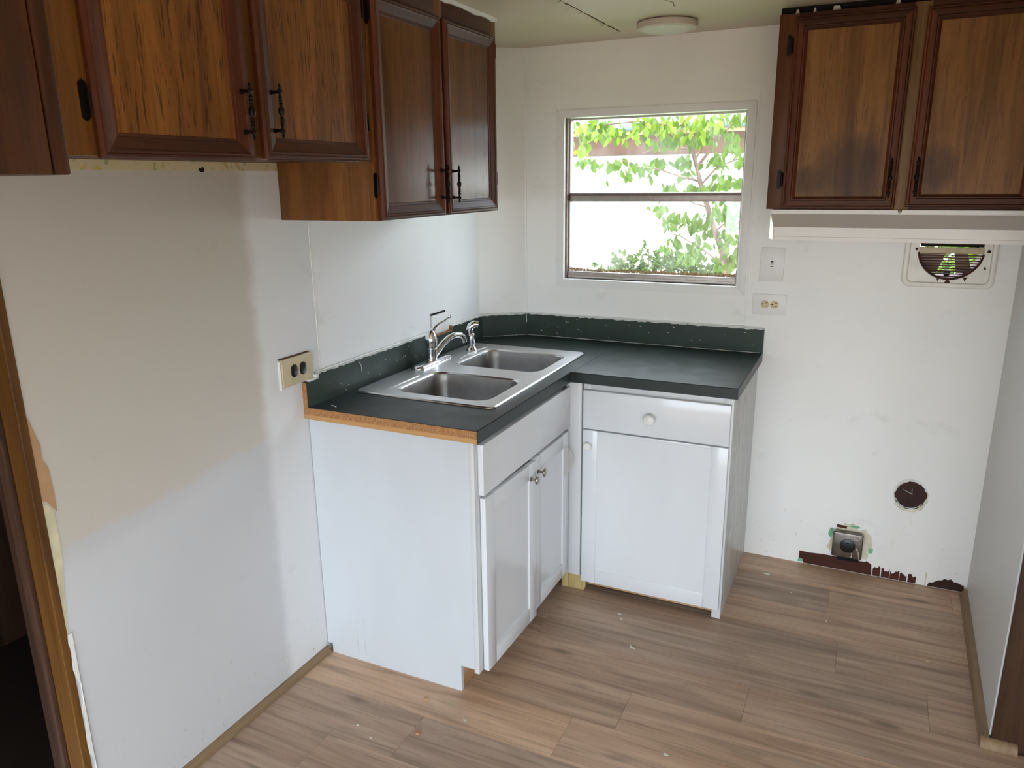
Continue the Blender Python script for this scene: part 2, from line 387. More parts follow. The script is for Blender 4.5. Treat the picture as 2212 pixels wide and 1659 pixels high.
# floor: sub-floor with one object for each plank
fl = struct(B(-.02, XSIDE, YREAR, .02, -.05, -.004).build('floor', 'plank_core', smooth=0), 'wood-look plank floor')
PW = .1888
joints = {1: 1.598, 4: .633, 5: 1.396, 6: 1.053, 7: .919, 8: .496, 9: .272, 0: .75, 2: .95, 3: .36}
PL = 1.285
for k in range(30):
    y1, y0 = -PW*k, max(-PW*(k+1), YREAR)
    j0 = joints.get(k, (k*.487) % PL)
    xmax = 2.075 if y0 > -.95 else XSIDE
    cuts = sorted({0.0, xmax} | {j0 + PL*q for q in range(-3, 4) if .02 < j0 + PL*q < xmax-.02})
    for a, b in zip(cuts[:-1], cuts[1:]):
        c = ((a+b)/2, (y0+y1)/2, 0)
        o = MB().box(a+.0003, b-.0003, y0+.0003, y1-.0003, -.004, 0).build('plank', 'vinyl_plank', smooth=0, bevel=.0005, seg=1, loc=c)
        o.parent = fl
# left wall with a doorway, then on behind the camera
YD = -2.245                                   # edge of the doorway
lw = MB().prism([(0, YD), (0, CA[1]), (-.09, CA[1]-.03), (-.09, YD)], 0, ZC)
lw.box(-.09, 0, -3.05, YD, 1.98, ZC); lw.box(-.09, 0, YREAR, -3.05, 0, ZC)
wl = struct(lw.build('wall_left', 'paint_left', smooth=0), 'left wall, white paint over an older cream coat')
struct(MB().prism([CA, CB, (CB[0]-.03, .09), (-.09, CA[1]-.03)], 0, ZC).build('wall_corner', 'paint_back', smooth=0), 'narrow angled wall across the corner')
# back wall with openings for the window and the vent
WX0, WX1, WZ0, WZ1 = .3635, 1.1258, 1.1807, 1.870
VX, VZ, VR = 1.877, 1.350, .104
xs = [CB[0], WX0, WX1, VX-VR, VX+VR, 2.16]; zs = [0, WZ0, VZ-VR, VZ+VR, WZ1, ZC]
wbm = MB()
for i in range(5):
    if i == 1: spans = [(0, WZ0), (WZ1, ZC)]
    elif i == 3: spans = [(0, VZ-VR), (VZ+VR, ZC)]
    else: spans = [(0, ZC)]
    for a, b in spans: wbm.box(xs[i], xs[i+1], 0, .10, a, b)
wb = struct(wbm.build('wall_back', 'paint_back', smooth=0), 'end wall with the window')
RSK = -.026
wr = struct(MB().prism([(XR, 0), (XR+RSK*.92, -.92), (XR+.06, -.92), (XR+.06, 0)], 0, ZC).build('wall_right', 'paint_right', smooth=0), 'short grey-white partition on the right')
struct(B(-.1, XSIDE+.1, YREAR-.1, .1, ZC, ZC+.05).build('ceiling', 'paint_ceiling', smooth=0), 'low flat ceiling with scuffed paint')
ceil = bpy.data.objects['ceiling']
# closet front that the partition runs into
clm = B(XR+.06, XSIDE, -.92, -.86, 0, ZC)
wc = struct(clm.build('wall_closet', 'closet_wood', smooth=0), 'brown wood closet front')
B(XR+RSK*.92+.004, XR+.075, -.935, -.9205, .0, ZC).build('casing', 'closet_wood', wc, bevel=.002)
for i in range(7): B(XR+.08+.12*i, XR+.197+.12*i, -.927, -.9205, .0, ZC).build('plank', 'closet_wood', wc, bevel=.002)
# walls behind the camera with their windows
y0, y1, z0, z1 = WIN2
sm = MB().box(XSIDE, XSIDE+.1, YREAR, y0, 0, ZC).box(XSIDE, XSIDE+.1, y1, -.86, 0, ZC).box(XSIDE, XSIDE+.1, y0, y1, 0, z0).box(XSIDE, XSIDE+.1, y0, y1, z1, ZC)
struct(sm.build('wall_side', 'paint_right', smooth=0))
x0, x1, z0, z1 = WIN3
rm = MB().box(-.09, x0, YREAR-.1, YREAR, 0, ZC).box(x1, XSIDE+.1, YREAR-.1, YREAR, 0, ZC).box(x0, x1, YREAR-.1, YREAR, 0, z0).box(x0, x1, YREAR-.1, YREAR, z1, ZC)
struct(rm.build('wall_rear', 'paint_right', smooth=0))
def simple_window(name, plane, at, a0, a1, z0, z1):
    def bx(p0, p1, q0, q1, d0, d1):
        return B(at+d0, at+d1, p0, p1, q0, q1) if plane == 'x' else B(p0, p1, at+d0, at+d1, q0, q1)
    fm = MB(); mid = (a0+a1)/2; t = .035
    for p0, p1, q0, q1 in ((a0, a0+t, z0, z1), (a1-t, a1, z0, z1), (a0, a1, z0, z0+t), (a0, a1, z1-t, z1), (mid-.015, mid+.015, z0, z1)):
        m = bx(p0, p1, q0, q1, -.02, .02); fm.add(m.v, m.f)
    w = struct(fm.build(name, 'alum', smooth=0))
    bx(a0+t, mid-.015, z0+t, z1-t, -.002, .002).build('pane', 'window_glass', w, smooth=0)
    bx(mid+.015, a1-t, z0+t, z1-t, -.002, .002).build('pane', 'window_glass', w, smooth=0)
simple_window('window_2', 'x', XSIDE+.05, *WIN2)
simple_window('window_3', 'y', YREAR-.05, *WIN3)

# dark room beyond the doorway on the left
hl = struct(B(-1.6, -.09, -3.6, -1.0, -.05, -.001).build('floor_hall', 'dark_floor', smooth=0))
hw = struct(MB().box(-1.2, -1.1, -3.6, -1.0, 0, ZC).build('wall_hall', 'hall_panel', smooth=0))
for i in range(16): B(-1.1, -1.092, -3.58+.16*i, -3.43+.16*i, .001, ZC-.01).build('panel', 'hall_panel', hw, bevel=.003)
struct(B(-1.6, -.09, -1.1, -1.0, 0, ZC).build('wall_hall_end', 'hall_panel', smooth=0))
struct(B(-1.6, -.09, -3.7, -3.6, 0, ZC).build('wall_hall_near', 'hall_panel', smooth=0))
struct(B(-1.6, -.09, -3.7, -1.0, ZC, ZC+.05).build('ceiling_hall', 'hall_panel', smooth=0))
jm = struct(B(-.085, .003, YD-.02, YD, 0, 1.98).build('trim_1', 'jamb_wood', smooth=0, bevel=.002), 'worn brown door jamb')
B(-.075, -.05, YD-.034, YD-.0205, 0, 1.98).build('door_stop', 'hall_panel', jm, bevel=.002)
B(-.12, -.0905, YD-.02, YD+.04, 0, 1.98).build('casing', 'hall_panel', jm, bevel=.002)
# torn paper and paint along the jamb
def left_patch(name, mat, poly, t=.0012): return MB().prism(poly, .0002, t, 'x').build(name, mat, wl, smooth=0)
left_patch('bare_patch', 'tan_paper', [(YD, 1.135), (YD+.005, 1.12), (YD+.012, 1.09), (YD+.019, 1.065), (YD+.017, 1.03), (YD+.027, 1.01), (YD+.030, .95), (YD+.029, .90), (YD+.022, .912), (YD+.01, .932), (YD, .937)])
left_patch('bare_patch', 'paint_old_cream', [(YD, .93), (YD+.01, .925), (YD+.022, .905), (YD+.023, .80), (YD+.016, .74), (YD+.007, .64), (YD, .55)])
rg = random.Random(4)
pl = [(YD-.001, .60)]
for i in range(26): pl.append((YD+.004+rg.uniform(-.008, .008), .60-.59*i/25))
pl += [(YD+.010, .01), (YD+.010, .60)]
left_patch('paint_edge', 'caulk', pl, .004)
# strip of old wallpaper under the overhead cabinet
B(.0003, .002, -2.30, -1.402, 1.6485, 1.672).build('wallpaper_strip', 'old_wallpaper', wl, smooth=0)
MB().prism([(-1.697, 1.650), (-1.693, 1.655), (-1.688, 1.653), (-1.682, 1.658), (-1.678, 1.652), (-1.680, 1.646), (-1.687, 1.644), (-1.693, 1.647)], .0022, .004, 'x').build('torn_hole', 'shadow_gap', wl, smooth=0)
# panel seam with a thin bead
MB().tube([(0, -1.281, 1.51), (.0, -1.2795, 1.25), (0, -1.277, 1.016)], .0022, 6).build('seam_bead', 'caulk', wl)
# corner battens on the back wall
B(CB[0]-.001, CB[0]+.006, -.003, .0, .0, ZC).build('seam_bead', 'paint_back', wb)
B(1.165, 1.170, -.002, .0, 1.02, 1.93).build('seam_bead', 'paint_trim', wb)
# quarter-round trims on the floor
def qround(name, p0, p1, nrm, r=.022, mat='quarter_round'):
    p0 = Vector(p0); p1 = Vector(p1); nrm = Vector(nrm); prof = [(0, 0), (r, 0)] + [(r*math.cos(a), r*1.25*math.sin(a)) for a in (.25, .5, .75, 1.0, 1.25)] + [(0, r*1.25)]
    rings = [[p + nrm*u + Vector((0, 0, v)) for u, v in prof] for p in (p0, p1)]
    return struct(MB().loft(rings).build(name, mat, smooth=30))
qround('baseboard_left', (0.0002, -1.362, .0005), (.0002, YD+.004, .0005), (1, 0, 0), .019)
qround('baseboard_right', (XR-.001, -.03, .0005), (XR+RSK*.92-.001, -.943, .0005), (-1, 0, 0), .024)
qround('baseboard_closet', (XR+RSK*.92-.024, -.9355, .0005), (XR+.045, -.9355, .0005), (0, -1, 0), .022)
# missing baseboard: bare board and ragged paint at the foot of the back wall
def back_patch(name, mat, poly, t=.0015, base=.0002, parent=None):
    return MB().prism(poly, -base, -t, 'y').build(name, mat, parent or wb, smooth=0)
back_patch('bare_board', 'bare_board', [(1.462, .056), (1.50, .054), (1.56, .058), (1.72, .056), (1.725, .062), (1.745, .050), (1.75, .002), (1.48, .002), (1.478, .018), (1.462, .022)], .002)
rg = random.Random(11)
x = 1.752
for i in range(5):
    w = rg.uniform(.024, .034); h = .052 - .003*i; pts = [(x, .002), (x+w, .002)]
    for q in range(6): pts.append((x+w-w*q/5, h*(.55+.45*rg.random())))
    back_patch('bare_board', 'bare_board', pts, .0018); x += w + rg.uniform(.002, .006)
pts = [(1.955, .002), (2.085, .002), (2.082, .03)]
for q in range(12): pts.append((2.078-.118*q/11, .018+.032*math.sin(math.pi*min(1, (q+2)/12))*rg.uniform(.6, 1.05)))
back_patch('bare_board', 'rust_plate', pts, .002)
B(1.945, 1.949, -.004, 0, .0, .06).build('splinter', 'paint_old_yellow', wb, smooth=0)
back_patch('old_paint', 'paint_old_yellow', ragged(1.652, .13, .082, .080, 34, .16, 5), .0010)
for cx, cz, rx, rz_, sd in ((1.578, .165, .010, .022, 6), (1.67, .206, .022, .007, 7), (1.735, .11, .010, .012, 8), (1.468, .012, .012, .008, 9)):
    back_patch('old_paint', 'paint_old_green', ragged(cx, cz, rx, rz_, 9, .3, sd), .0013)
back_patch('old_paint', 'bare_board', [(1.598, .206), (1.638, .204), (1.637, .192), (1.60, .194)], .0016)
# round plugged hole
back_patch('old_paint', 'paint_old_yellow', ragged(1.854, .376, .0625, .069, 30, .05, 21), .0008)
back_patch('paint_ring', 'caulk', ragged(1.852, .384, .0605, .0645, 40, .025, 22), .0016)
hp = back_patch('hole_cover', 'rust_plate', ragged(1.853, .381, .0565, .0595, 40, .06, 23), .0026)
for a0, a1 in ((200, 250), (255, 330), (120, 170)):
    MB().tube([(1.852+.054*math.cos(math.radians(a)), -.003, .382+.056*math.sin(math.radians(a))) for a in range(a0, a1+1, 10)], .0016, 5).build('paint_drip', 'caulk', hp)
MB().tube([(1.826, -.003, .402), (1.86, -.003, .386)], .0009, 5).build('scratch', 'caulk', hp)
MB().tube([(1.856, -.003, .41), (1.857, -.003, .39)], .0009, 5).build('scratch', 'caulk', hp)
# ceiling: torn seam tape and a crack
tp = MB(); rg = random.Random(3)
n = 30; up = []
for i in range(n+1):
    y = -.95 + .79*i/n; up.append((.640 + .012*i/n, y)); 
tp.tube([(x+rg.uniform(-.003, .003), y, ZC-.0004) for x, y in up], [.0006+.0022*rg.random() for _ in up], 5)
tp.build('torn_seam', 'dirt_brown', ceil)
for i in range(17):
    y = -.93 + .77*i/16 + rg.uniform(-.008, .008); l = rg.uniform(.012, .034); w = rg.uniform(.008, .016)
    x = .640 + .012*(y+.95)/.79
    MB().add([(x, y-w, ZC-.0005), (x, y+w, ZC-.0005), (x-l, y+rg.uniform(-.01, .01), ZC-rg.uniform(.004, .016)), (x-.001, y, ZC-.003)], [(0, 1, 2), (0, 2, 3), (1, 3, 2), (0, 3, 1)]).build('peeling_flake', 'paint_ceiling', ceil, smooth=0)
MB().tube([(.945, -.68, ZC), (.94, -.60, ZC), (.955, -.56, ZC), (.944, -.51, ZC), (.95, -.50, ZC)], [.0006, .0012, .0011, .0013, .0004], 5).build('crack', 'dirt_brown', ceil)

# ------------------------------------------------------------------ window_1
win = struct(MB().box(WX0, WX1, .045, .075, WZ0, WZ0+.010).box(WX0, WX1, .045, .075, WZ1-.008, WZ1).box(WX0, WX0+.012, .03, .075, WZ0, WZ1).box(WX1-.010, WX1, .03, .075, WZ0, WZ1)
             .build('window_1', 'alum', smooth=0), 'two-light aluminium window in a white painted surround')
def casing(name, pts):
    return MB().prism(pts, -.007, .0005, 'y').build(name, 'paint_trim', win, bevel=.0015, smooth=30)
o0, o1, p0, p1 = .326, 1.160, 1.146, 1.902
casing('casing', [(o0, p0), (WX0, WZ0), (WX0, WZ1), (o0, p1)]); casing('casing', [(o1, p0), (o1, p1), (WX1, WZ1), (WX1, WZ0)])
casing('casing', [(o0, p1), (WX0, WZ1), (WX1, WZ1), (o1, p1)]); casing('casing', [(o0, p0), (o1, p0), (WX1, WZ0), (WX0, WZ0)])
for a in ((WX0, WX0+.0015), (WX1-.0015, WX1)): B(a[0], a[1], 0, .03, WZ0, WZ1).build('reveal', 'paint_trim', win, smooth=0)
B(WX0, WX1, 0, .045, WZ0-.0015, WZ0+.0015).build('reveal', 'paint_trim', win, smooth=0)
# sash: bottom rail, meeting rail, jamb channels
B(WX0+.012, WX1-.010, .018, .058, WZ0+.004, 1.214).build('bottom_rail', 'alum', win, bevel=.003)
B(WX0+.012, WX1-.010, .014, .020, WZ0+.008, WZ0+.016).build('sill_lip', 'alum', win, bevel=.001)
B(WX0+.006, WX1-.006, .028, .060, 1.520, 1.558).build('meeting_rail', 'alum', win, bevel=.003)
B(WX0+.006, WX1-.006, .024, .0285, 1.545, 1.5535).build('rail_lip', 'alum_dark', win, bevel=.001)
B(WX0+.0015, WX0+.010, .008, .045, WZ0, WZ1).build('jamb_channel', 'alum_dark', win, bevel=.001)
B(WX0+.010, WX0+.017, .028, .058, WZ0, WZ1).build('jamb_channel', 'alum', win, bevel=.001)
B(WX1-.008, WX1-.0015, .01, .045, WZ0, WZ1).build('jamb_channel', 'alum', win, bevel=.001)
B(WX0+.014, WX1-.011, .048, .051, 1.556, WZ1-.004).build('pane', 'window_glass_dirty', win, smooth=0)
B(WX0+.014, WX1-.011, .040, .043, 1.210, 1.522).build('pane', 'window_glass_dirty', win, smooth=0)

# ------------------------------------------------------------------ raised-frame wooden doors and their fittings (local frame: x across, -y to the front, z up)
PROF = [(0, 0), (0, .009), (.004, .016), (.008, .0165), (.0095, .0150), (.0115, .0165), (.0145, .0175), (.0165, .0165), (.018, .0145), (.0375, .0085), (.0385, .0062), (.045, .0055), (.047, .002), (.047, 0)]
PROF2 = [(0, 0), (0, .010), (.003, .0135), (.007, .0140), (.008, .0125), (.010, .0165), (.013, .0175), (.027, .0170), (.029, .0130), (.030, .0145), (.033, .0145), (.041, .0060), (.042, .002), (.042, 0)]
def frame_piece(name, prof, a, b, side, w, h, mat, parent, y):
    """mitred moulding; side: l r b t on a w x h door"""
    rings = []
    for e in (0, 1):
        ring = []
        for s, d in prof:
            if side == 'l': p = (s, s if e == 0 else h-s)
            elif side == 'r': p = (w-s, s if e == 0 else h-s)
            elif side == 'b': p = (s if e == 0 else w-s, s)
            else: p = (s if e == 0 else w-s, h-s)
            ring.append((a+p[0], y-d, b+p[1]))
        rings.append(ring)
    return MB().loft(rings).build(name, mat, parent, world=False, smooth=25)
def spindle(parent, x, y, z, L=.115, s=1.0, mat='bronze'):
    m = MB(); R = .0042*s
    prof = [(0, 0), (.0016, .002), (.0034, .006), (.0018, .010), (.003, .012), (.0055, .0155), (.0055, .018), (.003, .021), (.0026, .025)]
    mid = []
    zz = .027
    while zz < L/2-.012:
        mid += [(.0028, zz), (.0046, zz+.003), (.0028, zz+.006)]; zz += .0068
    mid += [(.003, L/2-.010), (.006, L/2-.005), (.0062, L/2)]
    half = prof + mid; full = half + [(r, L-z_) for r, z_ in half[::-1][1:]]
    full = [(max(r, .0004)*s, z_) for r, z_ in full]
    m.lathe(full, Matrix.Translation((x, y-.026, z)), 12)
    for zq in (.018, L-.018): m.tube([(x, y-.001, z+zq), (x, y-.010, z+zq), (x, y-.026, z+zq)], [.0058, .0034, .0034], 8)
    return m.build('pull_handle', mat, parent, world=False, smooth=50)
def hinge(parent, x, y, z, L=.07, w=.015):
    m = MB().prism([(x-w/2, z+.006), (x, z), (x+w/2, z+.006), (x+w/2, z+L-.006), (x, z+L), (x-w/2, z+L-.006)], y, y-.003, 'y')
    m.tube([(x+w/2+.001, y-.004, z+.012), (x+w/2+.001, y-.004, z+L-.012)], .0042, 8)
    for q in (.011, L-.011): m.lathe([(.0028, 0), (.0024, .0012), (.0005, .0016)], Matrix.Translation((x, y-.003, z+q)) @ Matrix.Rotation(math.radians(90), 4, 'X'), 8)
    return m.build('hinge', 'bronze', parent, world=False, smooth=40)
def wood_door(cab, x, z, w, h, D, prof=PROF, panel='oak_panel', pull=None, hinges=(), pl=.118):
    fw = prof[-1][0]; y = -D-.0025
    d = MB().box(x+fw-.006, x+w-fw+.006, y-.0035, y, z+fw-.006, z+h-fw+.006).build('door', panel, cab, world=False, smooth=0)
    d['label'] = 'framed wooden door'
    frame_piece('stile', prof, x, z, 'l', w, h, 'stain_v', d, y); frame_piece('stile', prof, x, z, 'r', w, h, 'stain_v', d, y)
    frame_piece('rail', prof, x, z, 'b', w, h, 'stain_h', d, y); frame_piece('rail', prof, x, z, 't', w, h, 'stain_h', d, y)
    if pull: spindle(d, pull[0], y-.0125, pull[1], pl, 1.15)
    for hx, hz in hinges: hinge(d, hx, -D-.0002, hz)
    return d
def bx(cab, name, mat, *a, bevel=.0012): return B(*a).build(name, mat, cab, world=False, bevel=bevel, smooth=30)

# overhead cabinet above the empty fridge bay (faces +x)
UD = .344
Y0 = -2.31
A = thing('overhead_cabinet', 'brown wooden overhead cabinet with two wide framed doors above the bare wall', 'cabinet', (0, Y0, 1.665), math.pi/2, 'wooden wall cabinets')
W_ = -1.4015 - Y0; H_ = ZC - 1.665 - .002
bx(A, 'body', 'dark_veneer', 0, W_, -UD+.018, -.001, .006, H_)
for a, b in ((0, .075), (.425, .50), (.855, W_)): bx(A, 'face_stile', 'face_wood', a, b, -UD, -UD+.018, 0, H_)
for a, b in ((.075, .425), (.50, .855)):
    bx(A, 'face_rail', 'stain_h', a, b, -UD, -UD+.018, 0, .035); bx(A, 'face_rail', 'stain_h', a, b, -UD, -UD+.018, H_-.05, H_)
wood_door(A, -2.242-Y0, -.004, .377, .44, UD, pull=(-1.889-Y0, 1.704-1.665), hinges=((-2.252-Y0, .058), (-2.252-Y0, .345)))
wood_door(A, -1.829-Y0, .003, .392, .433, UD, pull=(-1.797-Y0, 1.711-1.665), hinges=((-1.428-Y0, .07), (-1.428-Y0, .35)))
# corner cabinet, taller, over the sink
Bc = thing('corner_wall_cabinet', 'taller brown wooden wall cabinet with two narrow framed doors over the sink', 'cabinet', (0, -1.40, 1.507), math.pi/2, 'wooden wall cabinets')
W_ = .775; H_ = ZC - 1.507 - .012
bx(Bc, 'side_panel', 'face_wood', 0, .016, -UD+.018, -.001, 0, H_)
bx(Bc, 'body', 'dark_veneer', .016, W_, -UD+.018, -.001, .004, H_)
for a, b in ((0, .05), (.355, .405), (W_-.04, W_)): bx(Bc, 'face_stile', 'face_wood', a, b, -UD, -UD+.018, 0, H_)
for a, b in ((.05, .355), (.405, W_-.04)):
    bx(Bc, 'face_rail', 'stain_h', a, b, -UD, -UD+.018, 0, .035); bx(Bc, 'face_rail', 'stain_h', a, b, -UD, -UD+.018, H_-.05, H_)
wood_door(Bc, .012, .002, .353, .587, UD, panel='oak_corner_dim', pull=(.343, .040), hinges=((.004, .062), (.004, .51)))
wood_door(Bc, .389, .002, .352, .587, UD, panel='oak_corner_dim', pull=(.413, .038), hinges=((W_-.022, .08), (W_-.022, .51)))
# ragged caulk between that cabinet and the ceiling
rg = random.Random(8); up = [(-1.39+.77*i/24, ZC-.001) for i in range(25)]; dn = [(-1.39+.77*i/24, ZC-.013-rg.uniform(0, .006)) for i in range(25)]
MB().prism(up + dn[::-1], UD-.004, UD+.006, 'x').build('caulk_bead', 'caulk', Bc, smooth=0)
# cabinet beyond, cut by the picture's edge
Cc = thing('end_cabinet', 'dark veneered cabinet end at the far left above the doorway', 'cabinet', (0, -3.15, 1.632), math.pi/2, 'wooden wall cabinets')
W_ = .835; H_ = ZC - 1.632 - .002
bx(Cc, 'body', 'dark_veneer', 0, W_-.001, -.362, -.001, 0, H_)
bx(Cc, 'edge_trim', 'dark_veneer', W_-.028, W_, -.372, -.3622, 0, H_, bevel=.004)
bx(Cc, 'panel', 'dark_veneer', .35, W_-.03, -.369, -.3622, 0, H_, bevel=.003)
bx(Cc, 'panel', 'dark_veneer', 0, .348, -.369, -.3622, 0, H_, bevel=.003)

# right-hand cabinet on the end wall, above the hood
KX = 1.259; KD = .32; KZ = 1.505
K = thing('wall_cabinet', 'grease-darkened wooden wall cabinet above the white range hood', 'cabinet', (KX, 0, KZ), 0, 'wooden wall cabinets')
KW = 2.078 - KX; KH = 2.138 - KZ
bx(K, 'body', 'dark_veneer', .002, KW, -KD+.018, -.001, .002, KH-.004)
for a, b, mt in ((0, .062, 'face_red'), (.402, .452, 'face_tan'), (KW-.05, KW, 'face_red')): bx(K, 'face_stile', mt, a, b, -KD, -KD+.018, 0, KH)
for a, b in ((.062, .402), (.452, KW-.05)):
    bx(K, 'face_rail', 'stain_h', a, b, -KD, -KD+.018, 0, .04); bx(K, 'face_rail', 'stain_h', a, b, -KD, -KD+.018, KH-.05, KH)
wood_door(K, .052, .002, .356, .616, KD, PROF2, 'oak_greasy', pull=(.386, .038), hinges=((.037, .066), (.037, .50)), pl=.128)
wood_door(K, .441, .008, .356, .606, KD, PROF2, 'oak_greasy', pull=(.463, .040), hinges=((KW-.016, .066), (KW-.016, .50)), pl=.128)
bx(K, 'top_gap_dark', 'shadow_gap', 0, KW, -KD+.03, -.001, KH-.003, ZC-KZ-.001, bevel=0)  # near-black box standing in for the shade of the open gap
rg = random.Random(5)
for i in range(4):
    xx = (.045, .10, .16, .345)[i]; w = (.012, .010, .026, .016)[i]
    MB().prism([(xx, KH+.004), (xx+w*.4, KH+rg.uniform(-.004, .004)), (xx+w, KH+.006), (xx+w*.8, KH+.016), (xx+.004, KH+.017)], -KD+.0295, -KD+.027, 'y').build('paint_flake', 'paint_flake', K, world=False, smooth=0)

# ------------------------------------------------------------------ range hood
hd = thing('range_hood', 'slim white range hood under the right wall cabinet', 'range hood', (1.28, 0, 1.403))
HX1 = 2.079
def hring(z, y, xl): return [(xl, y, z), (HX1, y, z), (HX1, -.026, z), (1.274, -.026, z)]
MB().loft([hring(1.4885, -.327, 1.2795), hring(1.5035, -.327, 1.2795)]).build('top_strip', 'hood_white', hd, smooth=30)
MB().loft([hring(1.447, -.372, 1.297), hring(1.488, -.329, 1.280)]).build('sloped_front', 'hood_shaded', hd, smooth=30)
MB().loft([hring(1.4145, -.3735, 1.2975), hring(1.4465, -.3735, 1.2975)]).build('front_lip', 'hood_white', hd, smooth=30)
MB().loft([hring(1.401, -.3715, 1.297), hring(1.4138, -.3715, 1.297)]).build('bottom_edge', 'hood_white', hd, smooth=30)
MB().loft([[(1.2795, -.329, 1.4875), (1.2962, -.373, 1.446), (1.2962, -.373, 1.402), (1.2785, -.329, 1.404)], [(1.2775, -.329, 1.4875), (1.2942, -.374, 1.446), (1.2942, -.374, 1.402), (1.2765, -.329, 1.404)]]).build('end_cap', 'ivory', hd, smooth=0)  # cream of the window light is put into this end's colour
MB().lathe([(.0072, 0), (.0072, .004), (.004, .009), (.0005, .011)], Matrix.Translation((1.686, -.327, 1.499)) @ Matrix.Rotation(math.radians(90), 4, 'X'), 16).build('screw', 'chrome', hd)

# ------------------------------------------------------------------ vent grille in the end wall
vt = thing('exhaust_vent', 'cream enamelled round exhaust vent with rusty slats below the hood', 'vent', (VX, 0, 1.215))
sq = rr(1.726, 2.024, 1.213, 1.475, .028, 5)
def ring_plate(outer, cx, cz, r, ya, yb, n=48, hole=None):
    bm = bmesh.new(); lo = []
    for loop in (outer, hole or [(cx+r*math.cos(2*math.pi*k/n), cz+r*math.sin(2*math.pi*k/n)) for k in range(n)]):
        vs = [bm.verts.new((p[0], ya, p[1])) for p in loop]; lo += [bm.edges.new((vs[i], vs[(i+1) % len(vs)])) for i in range(len(vs))]
    g = bmesh.ops.triangle_fill(bm, use_beauty=True, edges=lo)
    fs = [f for f in g['geom'] if isinstance(f, bmesh.types.BMFace)]
    ex = bmesh.ops.extrude_face_region(bm, geom=fs)
    for v in ex['geom']:
        if isinstance(v, bmesh.types.BMVert): v.co.y = yb
    bm.verts.index_update(); m = MB().add([v.co[:] for v in bm.verts], [[v.index for v in f.verts] for f in bm.faces]); bm.free(); return m
ring_plate(sq, VX, VZ, VR, -.0005, -.017, hole=rr(1.7445, 2.0055, 1.2315, 1.4565, .018, 5)).build('flange', 'vent_enamel', vt, smooth=40, bevel=.005, seg=3)
ring_plate(rr(1.745, 2.005, 1.232, 1.456, .017, 5), VX, VZ, VR, -.0005, -.010).build('plate', 'vent_enamel', vt, smooth=30)
# cross bar, slats, duct and flaps
B(VX-.104, VX+.104, -.012, -.004, 1.338, 1.3605).build('cross_bar', 'vent_bar', vt, bevel=.001)
B(VX-.100, VX+.100, -.003, .004, 1.362, 1.386).build('slot', 'shadow_gap', vt, smooth=0)
for i in range(10):
    z = 1.332 - .0096*i; hw_ = math.sqrt(max(0, VR**2-(z-VZ)**2))
    if hw_ > .01: B(VX-hw_, VX+hw_, -.009, -.001, z-.0022, z+.0016).build('slat', 'rust', vt, smooth=0)
for i in range(7):
    z = 1.372 + .0125*i; hw_ = math.sqrt(max(0, VR**2-(z-VZ)**2))
    if hw_ > .01: B(VX-hw_, VX+hw_, -.009, -.001, z-.0022, z+.0016).build('slat', 'rust', vt, smooth=0)
MB().loft([[(VX+VR*.99*math.cos(2*math.pi*k/32), y, VZ+VR*.99*math.sin(2*math.pi*k/32)) for k in range(32)] for y in (-.001, .12)], False, False).build('duct', 'rust', vt)
rim = [(VX+VR*math.cos(math.radians(a)), -.0105, VZ+VR*math.sin(math.radians(a))) for a in range(185, 356, 6)]
MB().tube(rim, .0042, 6).build('rusty_rim', 'rust', vt)
for px, q0, q1 in ((-.055, .02, -.055), (.06, .005, .02)):
    MB().prism([(VX+px-.045, 1.336), (VX+px+.045*(q0 > .01), 1.336), (VX+px+.02, 1.262), (VX+px-.03, 1.262)], .055, .058, 'y').build('flap', 'flap_tan', vt, smooth=0)
MB().lathe([(.012, 0), (.012, .03), (.004, .034)], Matrix.Translation((VX-.003, .05, 1.264)) @ Matrix.Rotation(math.radians(90), 4, 'X'), 16).build('fan_hub', 'shadow_gap', vt)
for px, pz, s in ((VX-.112, 1.352, .0052), (VX+.118, 1.348, .0058)): MB().lathe([(s, 0), (s, .002), (s*.4, .004)], Matrix.Translation((px, -.011, pz)) @ Matrix.Rotation(math.radians(90), 4, 'X'), 12).build('screw', 'rust', vt)
for poly in ([(VX-.010, 1.232), (VX-.002, 1.245), (VX+.004, 1.244), (VX+.010, 1.230), (VX, 1.224)], [(VX+.108, 1.284), (VX+.112, 1.296), (VX+.117, 1.284)], [(VX+.048, 1.254), (VX+.062, 1.254), (VX+.054, 1.238)], [(VX-.036, 1.247), (VX-.026, 1.247), (VX-.032, 1.236)]):
    MB().prism(poly, -.011, -.0122, 'y').build('rust_spot', 'rust', vt, smooth=0)

# ------------------------------------------------------------------ switch and outlet plates
def recept_poly(r=.0165, cut=.0135, n=28):
    return [(max(-cut, min(cut, r*math.cos(2*math.pi*k/n))), r*math.sin(2*math.pi*k/n)) for k in range(n)]
sp = thing('light_switch', 'white painted switch plate on the wall right of the window', 'switch', (1.258, 0, 1.21))
B(1.213, 1.3045, -.006, -.0005, 1.209, 1.3435).build('plate', 'plate_white', sp, bevel=.002)
B(1.2535, 1.2635, -.0065, -.0055, 1.266, 1.290).build('slot', 'shadow_gap', sp, smooth=0)
MB().prism([(-.006, 1.268), (-.006, 1.286), (-.016, 1.276), (-.015, 1.269)], 1.2545, 1.2625, 'x').build('toggle', 'plate_white', sp, bevel=.0008)
for z in (1.303, 1.252): MB().lathe([(.003, 0), (.0025, .001), (.0004, .0014)], Matrix.Translation((1.2585, -.006, z)) @ Matrix.Rotation(math.radians(90), 4, 'X'), 10).build('screw', 'plate_white', sp)
op = thing('power_outlet', 'white outlet plate with two ivory sockets under the switch', 'outlet', (1.26, 0, 1.072))
B(1.1935, 1.326, -.006, -.0005, 1.0725, 1.1575).build('plate', 'plate_white', op, bevel=.002)
